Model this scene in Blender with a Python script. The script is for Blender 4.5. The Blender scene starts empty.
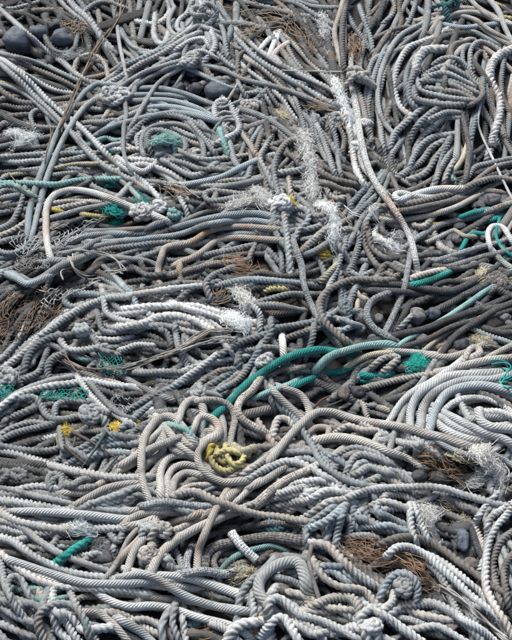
import bpy, math, random
import numpy as np
from mathutils import Vector

random.seed(7)
rng = np.random.default_rng(7)
scene = bpy.context.scene
col = scene.collection

# ------------------------------------------------------------------ camera, light, exposure
PITCH, VHALF, CAM_H = math.radians(50), math.radians(12), 2.36
cam_d = bpy.data.cameras.new('camera'); cam = bpy.data.objects.new('camera', cam_d); col.objects.link(cam)
cam.location = (0, 0, CAM_H)
cam.rotation_euler = (math.pi/2 - PITCH, 0, 0)
cam_d.sensor_fit = 'VERTICAL'; cam_d.angle = 2*VHALF
cam_d.clip_start = 0.05; cam_d.clip_end = 200
scene.camera = cam

SUN_EL, SUN_AZ = math.radians(54), math.radians(-25)   # soft light from behind-left of the heap
world = bpy.data.worlds.new('World'); scene.world = world; world.use_nodes = True
wn = world.node_tree.nodes; wl = world.node_tree.links
sky = wn.new('ShaderNodeTexSky'); sky.sky_type = 'NISHITA'; sky.sun_disc = False
sky.sun_elevation = SUN_EL; sky.sun_rotation = SUN_AZ
sky.air_density = 1.0; sky.dust_density = 5.0; sky.ozone_density = 0.7
bg = wn['Background']; bg.inputs['Strength'].default_value = 0.05
wl.new(sky.outputs[0], bg.inputs['Color'])
sd = bpy.data.lights.new('sun', 'SUN'); sd.energy = 1.5; sd.angle = math.radians(18); sd.color = (1.0, 1.0, 0.99)
so = bpy.data.objects.new('sun', sd); col.objects.link(so)
dirv = Vector((math.sin(SUN_AZ)*math.cos(SUN_EL), math.cos(SUN_AZ)*math.cos(SUN_EL), math.sin(SUN_EL)))
so.rotation_euler = dirv.to_track_quat('Z', 'Y').to_euler(); so.location = dirv*8
vs = scene.view_settings
vs.view_transform = 'Standard'; vs.look = 'None'; vs.gamma = 1; vs.exposure = 1.88; vs.use_curve_mapping = False
# ------------------------------------------------------------------ photo pixel -> point at a height
F_ = np.array((0, math.cos(PITCH), -math.sin(PITCH))); U_ = np.array((0, math.sin(PITCH), math.cos(PITCH))); TV = math.tan(VHALF)
def unproject(px, z):
    nx = (px[:, 0]-256)/320*TV; ny = (320-px[:, 1])/320*TV
    d = F_[None]+ny[:, None]*U_[None]; d[:, 0] += nx
    t = (z-CAM_H)/d[:, 2]
    P = d*t[:, None]; P[:, 2] += CAM_H
    return P
def pxscale(py):      # metres per photo pixel on the ground, at this image row
    d = F_ + (320-py)/320*TV*U_
    return (-CAM_H/d[2])*TV/320
ROW = 'abcde'
def parse(path):
    out = []; ox = oy = 0
    for tok in path.split():
        if ',' in tok:
            x, y = tok.split(','); out.append((ox+float(x)/4, oy+float(y)/4))
        else: ox = int(tok[1])*128; oy = ROW.index(tok[0])*128
    return np.array(out)
def catmull(p, step=1.4):
    if len(p) < 2: return p
    q = np.vstack([2*p[0]-p[1], p, 2*p[-1]-p[-2]]); out = []
    for i in range(1, len(q)-2):
        a, b, c, d = q[i-1], q[i], q[i+1], q[i+2]
        n = max(2, int(np.linalg.norm(c-b)/step)); t = np.linspace(0, 1, n, endpoint=False)[:, None]
        ta = max(np.linalg.norm(b-a), 1e-6)**.5; tb = max(np.linalg.norm(c-b), 1e-6)**.5; tc = max(np.linalg.norm(d-c), 1e-6)**.5
        m1 = tb*((b-a)/ta-(c-a)/(ta+tb)+(c-b)/tb); m2 = tb*((c-b)/tb-(d-b)/(tb+tc)+(d-c)/tc)
        out.append((2*b-2*c+m1+m2)*t**3+(-3*b+3*c-2*m1-m2)*t**2+m1*t+b)
    out.append(p[-1:])
    return np.vstack(out)
def gauss(a, s):
    if len(a) < 3: return a
    r = int(3*s)+1; k = np.exp(-.5*(np.arange(-r, r+1)/s)**2); k /= k.sum()
    if a.ndim == 1:
        return np.convolve(np.concatenate([np.full(r, a[0]), a, np.full(r, a[-1])]), k, 'valid')
    return np.stack([gauss(a[:, j], s) for j in range(a.shape[1])], 1)
def wander(n, s, amp):      # smooth random walk-like noise
    return gauss(rng.normal(size=n), s)*amp*math.sqrt(2*s*1.77) if n > 2 else np.zeros(n)

# ------------------------------------------------------------------ height field that ropes are laid onto one after another
CELL = .003; GX0, GX1, GY0, GY1 = -1.1, 1.1, .9, 3.6
GW, GH = int((GX1-GX0)/CELL), int((GY1-GY0)/CELL)
gx = GX0+np.arange(GW)*CELL; gy = GY0+np.arange(GH)*CELL
MOUNDS = [(*unproject(np.array([(mx, my)]), np.array([mh*.8]))[0, :2], mh, ms) for mx, my, mh, ms in ((448, 72, .075, .085), (470, 415, .06, .10), (345, 478, .065, .09), (190, 425, .06, .085), (225, 320, .03, .12), (190, 45, .05, .07), (40, 600, .03, .12), (330, 600, .03, .12))]
def terrain(x, y):
    return sum(mh*np.exp(-.5*((x-mx)**2+(y-my)**2)/ms**2) for mx, my, mh, ms in MOUNDS)+.022*np.sin(3.1*x+1.2)*np.sin(2.7*y+.6)+.014*np.sin(7.3*x-2*y)+.010*np.sin(5.9*y+3.3*x+1)-.01
Hm = terrain(gx[None, :], gy[:, None])+0
def cells(P):
    return np.clip(((P[:, 0]-GX0)/CELL).astype(int), 0, GW-1), np.clip(((P[:, 1]-GY0)/CELL).astype(int), 0, GH-1)
_disc = {}
def disc(r):
    k = round(r*2000)
    if k not in _disc:
        n = int(r/CELL)+1; a, b = np.meshgrid(np.arange(-n, n+1), np.arange(-n, n+1)); d = np.hypot(a, b)*CELL
        m = d <= r; _disc[k] = (a[m], b[m], np.sqrt(r*r-d[m]**2))
    return _disc[k]
def need(P, r):
    a, b, c = disc(r); i, j = cells(P)
    I = np.clip(i[:, None]+a, 0, GW-1); J = np.clip(j[:, None]+b, 0, GH-1)
    return (Hm[J, I]+c).max(1)
def stamp(P, r):
    a, b, c = disc(r); i, j = cells(P)
    I = np.clip(i[:, None]+a, 0, GW-1); J = np.clip(j[:, None]+b, 0, GH-1)
    np.maximum.at(Hm, (J, I), P[:, 2:3]+c)
H_low = [None]          # the lie of the buried ropes; ends of upper ropes run on down to it
def settle(px, r, sink, stiff, lift):
    z = np.full(len(px), .05)
    for it in range(4):
        P = unproject(px, z); zr = need(P, r*.8)+r*.2-sink*2*r
        e = gauss(zr, stiff)
        for _ in range(3): e = gauss(np.maximum(e, zr), stiff*.55)
        e = gauss(.5*e+.5*np.maximum(e, zr), 2.5)
        top = .16
        z = np.where(e > top, top+(e-top)*.5, e)+lift
    return z
def drape(px, D, sink=.22, stiff=7, tuck=True, lift=0.0, ext=0, soft=1.5):
    global Hm
    r = D/2; n0 = 0
    if ext:
        def tail(p, q):
            v = p-q; v = v/(np.linalg.norm(v)+1e-6); a = random.gauss(0, .012); m = int(ext/1.4); out = []
            for _ in range(m):
                p = p+v*1.4
                if len(out) > 4 and in_hole(p[0], p[1], .95): break
                c, s_ = math.cos(a), math.sin(a); v = np.array((v[0]*c-v[1]*s_, v[0]*s_+v[1]*c)); out.append(p)
            return np.array(out)
        k = min(6, len(px)-1); A = tail(px[0], px[k])[::-1]; B = tail(px[-1], px[-1-k]); n0 = len(A); n1 = len(px)
        px = np.vstack([A, px, B])
    if D > .016: stiff = stiff*(D/.017)**1.5
    z = settle(px, r, sink, stiff, lift)
    s = np.arange(len(px))*1.4
    if ext:
        keep = Hm; Hm = H_low[0]; zl = settle(px, r, .4, stiff, 0); Hm = keep
        zl = np.minimum(zl, z)
        i = np.arange(len(px)); dd = np.maximum(np.maximum(n0-i, i-(n0+n1-1)), 0)*1.4
        w = np.clip((dd+5)/20, 0, 1); w = w*w*(3-2*w); z = z*(1-w)+zl*w
        e_ = np.minimum(s, s[-1]-s); w = np.clip(1-e_/14, 0, 1); z = z-w*w*D*1.2
    elif tuck:
        dd = np.minimum(s, s[-1]-s); w = np.clip(1-dd/19, 0, 1); z = z-w*w*D*2.1
    P = unproject(px, z)
    if soft: P = gauss(P, soft)
    if ext: drape.core = P[max(n0-4, 0):n0+n1+4]
    else: drape.core = P
    return P

# ------------------------------------------------------------------ mesh builders
def resample(P, step):
    d = np.concatenate([[0], np.cumsum(np.linalg.norm(np.diff(P, axis=0), axis=1))]); n = max(4, int(d[-1]/step))
    s = np.linspace(0, d[-1], n)
    return np.stack([np.interp(s, d, P[:, k]) for k in range(3)], 1), s
def frames(P, transport=False):
    T = np.gradient(P, axis=0); T /= np.linalg.norm(T, axis=1)[:, None]+1e-12
    if transport:
        A = np.empty_like(P); a = np.cross(T[0], (.3, .2, .9)); a /= np.linalg.norm(a)
        for i in range(len(P)):
            a = a-T[i]*a.dot(T[i]); a /= np.linalg.norm(a)+1e-12; A[i] = a
    else:
        A = np.cross(T, (0, 0, 1.0)); A /= np.linalg.norm(A, axis=1)[:, None]+1e-9
    return T, A, np.cross(T, A)
def strand_profile(nv):
    th = np.arange(nv)/nv*2*math.pi; ph = (th+math.pi/3) % (2*math.pi/3)-math.pi/3
    return .5*np.cos(ph)+np.sqrt(np.maximum(.25-.25*np.sin(ph)**2*1.0, 0))*1.0
def lobes(nv, k):
    th = np.arange(nv)/nv*2*math.pi
    return np.abs(np.cos(th*k/2))**.7
def tube(P, D, kind, transport=False, lod=1.0, taper=None):
    """swept rope: kind L/F three twisted strands, B/S braid, T plain twine; returns verts, quads, uvs"""
    R = D/2
    if kind in 'LF':
        nv = 12 if lod >= 1 else 9; step = D*(.16 if lod >= 1 else .25); pitch = D*random.uniform(1.55, 2.05)
    elif kind == 'S':
        nv = 12 if lod >= 1 else 8; step = D*(.34 if lod >= 1 else .5); pitch = D*2.5
    elif kind == 'B':
        nv = 12 if lod >= 1 else 8; step = D*(.27 if lod >= 1 else .45); pitch = D*2
    else:
        nv = 4; step = D*1.4; pitch = D*6
    Q, s = resample(P, step); n = len(Q)
    T, A, B = frames(Q, transport)
    th = np.arange(nv)/nv*2*math.pi
    ph0 = random.random()*6.28
    wob = 1+wander(n, 14, .065)+wander(n, 3, .03)
    if kind in 'LF':
        pr = strand_profile(nv); pr = .30+.70*pr
        ang = th[None]+(s/pitch*2*math.pi+wander(n, 26, 1.0)+ph0)[:, None]
        rad = R*pr[None]*wob[:, None]
        if kind == 'F': rad = rad*(1+.10*rng.normal(size=(n, nv)))
    elif kind == 'S':
        pr = np.ones(nv)
        ang = np.broadcast_to(th[None], (n, nv)).copy()
        rad = R*.95*pr[None]*wob[:, None]
    elif kind == 'B':
        ang = np.broadcast_to(th[None], (n, nv)).copy()
        k, m = 4, .62
        u = (s/D)[:, None]
        bump = np.sin(2*math.pi*(k/2*ang/math.pi/1+m*u))*np.sin(2*math.pi*(k/2*ang/math.pi-m*u))
        rad = R*.97*wob[:, None]*(1+.07*bump)
        ov = 1+wander(n, 20, .05); ang = ang
    else:
        ang = np.broadcast_to(th[None], (n, nv)).copy(); rad = np.full((n, nv), R)
    if taper is not None: rad = rad*np.interp(np.linspace(0, 1, n), *taper)[:, None]
    V = Q[:, None]+rad[..., None]*(np.cos(ang)[..., None]*A[:, None]+np.sin(ang)[..., None]*B[:, None])
    V = np.vstack([V.reshape(-1, 3), Q[0], Q[-1]])
    i = np.arange(n-1)[:, None]*nv; j = np.arange(nv)[None]; j2 = (j+1) % nv
    quads = np.stack([i+j, i+j2, i+nv+j2, i+nv+j], -1).reshape(-1, 4)
    uu = (s/D); uq = np.stack([np.broadcast_to(uu[:-1, None], (n-1, nv)), np.broadcast_to(uu[:-1, None], (n-1, nv)), np.broadcast_to(uu[1:, None], (n-1, nv)), np.broadcast_to(uu[1:, None], (n-1, nv))], -1)
    tw = ((ang[:, :1]-th[0])/2/math.pi) if kind in 'LF' else np.zeros((n, 1))       # absolute angle so fibres run along the rope
    va = th/2/math.pi; vb = va+1/nv
    vq = np.stack([va[None]+tw[:-1], vb[None]+tw[:-1], vb[None]+tw[1:], va[None]+tw[1:]], -1)
    uv = np.stack([uq, vq], -1).reshape(-1, 2)
    c0, c1 = n*nv, n*nv+1; jj = np.arange(nv)
    tris = np.vstack([np.stack([(jj+1) % nv, jj, np.full(nv, c0)], 1), np.stack([(n-1)*nv+jj, (n-1)*nv+(jj+1) % nv, np.full(nv, c1)], 1)])
    return V, quads, tris, uv
def ribbon(P, rad):
    n = len(P); T = np.gradient(P, axis=0); s = np.cross(T, rng.normal(size=3)); s /= np.linalg.norm(s, axis=1)[:, None]+1e-12
    V = np.stack([P-s*rad, P+s*rad], 1).reshape(-1, 3); i = np.arange(n-1)[:, None]*2
    q = i+np.array([[0, 1, 3, 2]])
    return V, q, np.zeros((0, 3), int), np.zeros((len(q)*4, 2))
def wire(P, rad):
    n = len(P); T, A, B = frames(P); th = np.arange(3)*2.0944
    V = (P[:, None]+rad*(np.cos(th)[None, :, None]*A[:, None]+np.sin(th)[None, :, None]*B[:, None])).reshape(-1, 3)
    i = np.arange(n-1)[:, None]*3; j = np.arange(3)[None]; j2 = (j+1) % 3
    q = np.stack([i+j, i+j2, i+3+j2, i+3+j], -1).reshape(-1, 4)
    return V, q, np.zeros((0, 3), int), np.tile(np.array([[0., 0], [0, .3], [1, .3], [1, 0]]), (len(q), 1))
def fuzz(P, D, density, length, transport=False):
    """short loose fibres standing off a rope, thin two-segment slips"""
    L = np.linalg.norm(np.diff(P, axis=0), axis=1).sum(); n = int(L*density)
    if n < 3: return None
    Q, s = resample(P, .002); T, A, B = frames(Q, transport)
    k = rng.integers(0, len(Q), n); a = rng.uniform(0, 2*math.pi, n)
    out = np.cos(a)[:, None]*A[k]+np.sin(a)[:, None]*B[k]
    base = Q[k]+out*(D*.40)
    ln = length*rng.uniform(.35, 1.3, n)[:, None]
    d1 = T[k]*rng.normal(0, 1.2, n)[:, None]+out*rng.uniform(.1, .7, n)[:, None]+rng.normal(0, .35, (n, 3)); d1 /= np.linalg.norm(d1, axis=1)[:, None]
    d2 = d1+rng.normal(0, .8, (n, 3))-out*.3; d2[:, 2] -= .2; d2 /= np.linalg.norm(d2, axis=1)[:, None]
    p1 = base+d1*ln*.5; p2 = p1+d2*ln*.5
    sd_ = np.cross(d1, rng.normal(size=(n, 3))); sd_ /= np.linalg.norm(sd_, axis=1)[:, None]+1e-9; w = .0002
    V = np.stack([base-sd_*w, base+sd_*w, p1+sd_*w, p1-sd_*w, p2+sd_*w*.5, p2-sd_*w*.5], 1).reshape(-1, 3)
    b = np.arange(n)[:, None]*6
    quads = np.vstack([b+np.array([[0, 1, 2, 3]]), b+np.array([[3, 2, 4, 5]])])
    uv = np.zeros((len(quads)*4, 2))
    return V, quads, np.zeros((0, 3), int), uv
def join(parts):
    Vs, Qs, Ts, UVs = [], [], [], []; o = 0
    for V, q, t, uv in parts:
        Vs.append(V); Qs.append(q+o); Ts.append(t+o); UVs.append(uv); o += len(V)
    return np.vstack(Vs), np.vstack(Qs), np.vstack(Ts), np.vstack(UVs)
def make_mesh(name, geo, mats, mat_index=None, origin=None, smooth=True):
    V, q, t, uv = geo
    if origin is not None: V = V-origin
    me = bpy.data.meshes.new(name)
    nq, nt = len(q), len(t)
    me.vertices.add(len(V)); me.vertices.foreach_set('co', V.astype(np.float32).ravel())
    me.loops.add(nq*4+nt*3); me.polygons.add(nq+nt)
    me.loops.foreach_set('vertex_index', np.concatenate([q.ravel(), t.ravel()]).astype(np.int32))
    st = np.concatenate([np.arange(nq)*4, nq*4+np.arange(nt)*3]).astype(np.int32)
    me.polygons.foreach_set('loop_start', st)
    me.polygons.foreach_set('use_smooth', np.full(nq+nt, smooth))
    for m in mats: me.materials.append(m)
    if mat_index is not None: me.polygons.foreach_set('material_index', mat_index.astype(np.int32))
    ul = me.uv_layers.new(name='UVMap')
    full = np.vstack([uv, np.zeros((nt*3, 2))]).astype(np.float32)
    ul.data.foreach_set('uv', full.ravel())
    me.update(calc_edges=True)
    return me
def put(name, me, loc=(0, 0, 0), parent=None, label=None, cat=None, group=None, kind=None):
    o = bpy.data.objects.new(name, me); col.objects.link(o)
    if parent is not None: o.parent = parent
    o.location = loc
    if label: o['label'] = label
    if cat: o['category'] = cat
    if group: o['group'] = group
    if kind: o['kind'] = kind
    return o
def base_point(V):
    return np.array((V[:, 0].mean(), V[:, 1].mean(), V[:, 2].min()))

# ------------------------------------------------------------------ materials
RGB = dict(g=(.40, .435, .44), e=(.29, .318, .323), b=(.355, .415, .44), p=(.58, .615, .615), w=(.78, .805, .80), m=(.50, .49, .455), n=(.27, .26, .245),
           d=(.115, .122, .122), r=(.36, .285, .215), R=(.37, .25, .165), c=(.58, .54, .41), y=(.62, .50, .12), Y=(.66, .58, .29), t=(.035, .34, .30), h=(.21, .16, .12),
           q=(.30, .50, .475), Q=(.10, .25, .26), T=(.05, .42, .36), G=(.03, .07, .055), k=(.17, .17, .175), B=(.34, .35, .345), o=(.45, .42, .375))
def NT(name):
    m = bpy.data.materials.new(name); m.use_nodes = True; nt = m.node_tree
    return m, nt, nt.nodes, nt.links, nt.nodes['Principled BSDF']
class G:
    """tiny helper for node graphs"""
    def __init__(s, nt): s.n, s.l = nt.nodes, nt.links
    def node(s, t, **k):
        x = s.n.new(t)
        for a, b in k.items(): setattr(x, a, b)
        return x
    def set(s, sock, v):
        if hasattr(v, 'is_output'): s.l.new(v, sock)
        else: sock.default_value = v
    def math(s, op, a, b=0.0, c=None):
        x = s.node('ShaderNodeMath', operation=op); s.set(x.inputs[0], a); s.set(x.inputs[1], b)
        if c is not None: s.set(x.inputs[2], c)
        return x.outputs[0]
    def mix(s, f, a, b, mode='MIX'):
        x = s.node('ShaderNodeMix', data_type='RGBA', blend_type=mode); s.set(x.inputs[0], f)
        for sock, v in ((x.inputs[6], a), (x.inputs[7], b)): s.set(sock, v if hasattr(v, 'is_output') else (*v, 1))
        return x.outputs[2]
    def noise(s, vec, scale, detail=3, rough=.6):
        x = s.node('ShaderNodeTexNoise'); s.set(x.inputs['Vector'], vec); x.inputs['Scale'].default_value = scale
        x.inputs['Detail'].default_value = detail; x.inputs['Roughness'].default_value = rough
        return x.outputs['Fac']
    def ramp(s, v, lo, hi):
        x = s.node('ShaderNodeMapRange', interpolation_type='SMOOTHSTEP'); s.set(x.inputs[0], v)
        x.inputs[1].default_value = lo; x.inputs[2].default_value = hi
        return x.outputs[0]
_mats = {}
def rope_mat(kind, c):
    if (kind, c) in _mats: return _mats[kind, c]
    names = dict(L='laid_rope', F='frayed_rope', B='braided_rope', S='sheathed_rope', T='twine', X='fibre')
    m, nt, n, l, bs = NT(f'{names[kind]}_{c}'); g = G(nt)
    tc = g.node('ShaderNodeTexCoord'); oi = g.node('ShaderNodeObjectInfo')
    base = np.minimum(np.array(RGB[c])*(.68 if kind != 'X' else .76)*(1.25 if kind == 'X' else 1), .88)*(1.5 if kind == 'B' and c in 'nd' else 1.15 if kind == 'B' else 1)
    sat = c in 'ytqTRQGcrY'
    # wear in object space: sun-bleached and dirty stretches
    off = g.node('ShaderNodeVectorMath', operation='ADD'); g.set(off.inputs[0], tc.outputs['Object'])
    cmb = g.node('ShaderNodeCombineXYZ')
    for k_, mul in enumerate((37., 17., 53.)): g.set(cmb.inputs[k_], g.math('MULTIPLY', oi.outputs['Random'], mul))
    g.set(off.inputs[1], cmb.outputs[0]); pos = off.outputs[0]
    sep = g.node('ShaderNodeSeparateXYZ'); g.set(sep.inputs[0], tc.outputs['UV']); u, v = sep.outputs[0], sep.outputs[1]
    va = g.math('MULTIPLY', v, 2*math.pi)
    cy = g.node('ShaderNodeCombineXYZ')
    stretch = {'L': .45, 'F': .6, 'B': .35, 'S': .4, 'T': .3, 'X': .3}[kind]
    g.set(cy.inputs[0], g.math('ADD', g.math('MULTIPLY', u, stretch), g.math('MULTIPLY', oi.outputs['Random'], 91.)))
    k1 = 1.25
    g.set(cy.inputs[1], g.math('MULTIPLY', g.math('COSINE', va), k1)); g.set(cy.inputs[2], g.math('MULTIPLY', g.math('SINE', va), k1))
    streak = g.noise(cy.outputs[0], 3.2, 5, .72)
    fine = g.noise(tc.outputs['Object'], 900, 2, .6)
    blot = g.noise(pos, 14, 4, .65); blot2 = g.noise(pos, 38, 3, .6)
    dirt = base*np.array((.42, .38, .33)) if c != 'o' else np.array((.30, .17, .09)); bleach = np.minimum(base*1.0+.16*(1-base), .8) if not sat else np.minimum(base*.75+.14, .8)
    colr = g.mix(g.math('MULTIPLY', g.ramp(blot, .50, .74), .35 if kind == 'X' else 1.), base, dirt)
    colr = g.mix(g.math('MULTIPLY', g.ramp(blot2, .52, .75), .75), colr, bleach)
    if not sat and kind != 'X':       # rust and algae stains, and a salt-and-pepper of worn fibre ends
        st = g.noise(pos, 9, 3, .55); colr = g.mix(g.math('MULTIPLY', g.ramp(st, .56, .72), .55), colr, np.array((.36, .25, .17))*(base.mean()+.25)/.6)
    if kind != 'X':
        al = g.noise(pos, 22, 4, .7); colr = g.mix(g.math('MULTIPLY', g.ramp(al, .60, .70), .35), colr, base*np.array((.30, .33, .24)))
        sp = g.noise(tc.outputs['Object'], 260, 3, .7)
        colr = g.mix(g.math('MULTIPLY', g.ramp(sp, .56, .72), .55), colr, base*.38)
        colr = g.mix(g.math('MULTIPLY', g.ramp(sp, .44, .30), .5), colr, np.minimum(base*1.5+.04, .85))
    if kind == 'B':
        p1 = g.math('ADD', g.math('MULTIPLY', v, 8.), g.math('MULTIPLY', u, 1.5)); p2 = g.math('SUBTRACT', g.math('MULTIPLY', v, 8.), g.math('MULTIPLY', u, 1.5))
        w = g.math('MULTIPLY', g.math('SINE', g.math('MULTIPLY', p1, 2*math.pi)), g.math('SINE', g.math('MULTIPLY', p2, 2*math.pi)))
        fl = g.noise(cy.outputs[0], 8., 3, .6)
        f = g.math('ADD', g.math('MULTIPLY', w, .45), g.math('MULTIPLY', g.math('SUBTRACT', fl, .5), 6.5))
        dk = {'p': -.15, 'g': .05, 'm': -.1, 'n': .25, 'd': .45}.get(c, 0)
        colr = g.mix(g.ramp(f, -.12-dk, .30-dk), colr, g.mix(.9, colr, (.03, .031, .034)))
        height = g.math('ADD', g.math('MULTIPLY', w, .45), g.math('MULTIPLY', fl, .9))
    elif kind == 'S':
        colr = g.mix(g.math('MULTIPLY', g.ramp(streak, .42, .66), .5), colr, base*.5)
        hx = g.math('ABSOLUTE', g.math('SINE', g.math('MULTIPLY', g.math('ADD', g.math('MULTIPLY', v, 7.), g.math('MULTIPLY', u, 2.7)), math.pi)))
        hx = g.math('POWER', hx, .6)
        height = g.math('ADD', g.math('MULTIPLY', streak, .7), g.math('MULTIPLY', hx, 1.3))
    else:
        colr = g.mix(g.math('MULTIPLY', g.ramp(streak, .42, .66), .0 if kind == 'X' else .65), colr, base*.45)
        height = g.math('MULTIPLY', streak, 1.2)
    # every rope has aged a little differently
    hsv = g.node('ShaderNodeHueSaturation'); g.set(hsv.inputs['Color'], colr)
    g.set(hsv.inputs['Value'], g.math('MULTIPLY_ADD', oi.outputs['Random'], .45, .78))
    warm = g.ramp(g.math('FRACT', g.math('MULTIPLY', oi.outputs['Random'], 13.7)), .35, 1.)
    colr = g.mix(g.math('MULTIPLY', warm, 0.0 if sat else .35), hsv.outputs[0], g.mix(1.0, hsv.outputs[0], (1.06, .97, .88), 'MULTIPLY'))
    height = g.math('ADD', height, g.math('MULTIPLY', fine, .5))
    bp = g.node('ShaderNodeBump'); bp.inputs['Strength'].default_value = .75; bp.inputs['Distance'].default_value = 0.0022 if kind != 'T' else .0005
    g.set(bp.inputs['Height'], height)
    g.set(bs.inputs['Base Color'], colr); bs.inputs['Roughness'].default_value = .86
    bs.inputs['Specular IOR Level'].default_value = .22
    if kind != 'X': g.set(bs.inputs['Normal'], bp.outputs[0])
    if kind == 'X':
        tr = g.node('ShaderNodeBsdfTranslucent'); g.set(tr.inputs['Color'], colr); mx = g.node('ShaderNodeMixShader'); mx.inputs[0].default_value = .4
        g.set(mx.inputs[1], bs.outputs[0]); g.set(mx.inputs[2], tr.outputs[0]); l.new(mx.outputs[0], n['Material Output'].inputs['Surface'])
    _mats[kind, c] = m
    return m
def stone_mat(c):
    m, nt, n, l, bs = NT('stone_'+c); g = G(nt)
    tc = g.node('ShaderNodeTexCoord'); oi = g.node('ShaderNodeObjectInfo')
    base = np.array(dict(b=(.05, .066, .088), d=(.022, .024, .028), k=(.085, .085, .088), n=(.10, .08, .074))[c])
    a = g.noise(tc.outputs['Object'], 55, 6, .72); b = g.noise(tc.outputs['Object'], 260, 4, .7); sc = g.noise(tc.outputs['Object'], 9, 3, .5)
    colr = g.mix(g.ramp(a, .35, .7), base*.5, base*1.5); colr = g.mix(g.math('MULTIPLY', g.ramp(b, .52, .72), .6), colr, base*2+.03)
    colr = g.mix(g.math('MULTIPLY', g.ramp(sc, .5, .7), .4), colr, base*.55)
    hsv = g.node('ShaderNodeHueSaturation'); g.set(hsv.inputs['Color'], colr); g.set(hsv.inputs['Value'], g.math('MULTIPLY_ADD', oi.outputs['Random'], .6, .7))
    bp = g.node('ShaderNodeBump'); bp.inputs['Strength'].default_value = .5; bp.inputs['Distance'].default_value = .006; g.set(bp.inputs['Height'], g.math('ADD', a, g.math('MULTIPLY', b, .4)))
    g.set(bs.inputs['Base Color'], hsv.outputs[0]); bs.inputs['Roughness'].default_value = .62; g.set(bs.inputs['Normal'], bp.outputs[0])
    return m
def plain_mat(name, base, rough=.8, scale=60, bump=.002):
    m, nt, n, l, bs = NT(name); g = G(nt); tc = g.node('ShaderNodeTexCoord'); base = np.array(base)
    a = g.noise(tc.outputs['Object'], scale, 6, .7); b = g.noise(tc.outputs['Object'], scale*6, 3, .7)
    colr = g.mix(g.ramp(a, .35, .7), base*.55, base*1.35); colr = g.mix(g.math('MULTIPLY', g.ramp(b, .58, .8), .5), colr, base*2.2)
    bp = g.node('ShaderNodeBump'); bp.inputs['Strength'].default_value = .7; bp.inputs['Distance'].default_value = bump; g.set(bp.inputs['Height'], g.math('ADD', a, b))
    g.set(bs.inputs['Base Color'], colr); bs.inputs['Roughness'].default_value = rough; g.set(bs.inputs['Normal'], bp.outputs[0])
    return m
STONE = {c: stone_mat(c) for c in 'bdkn'}
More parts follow.
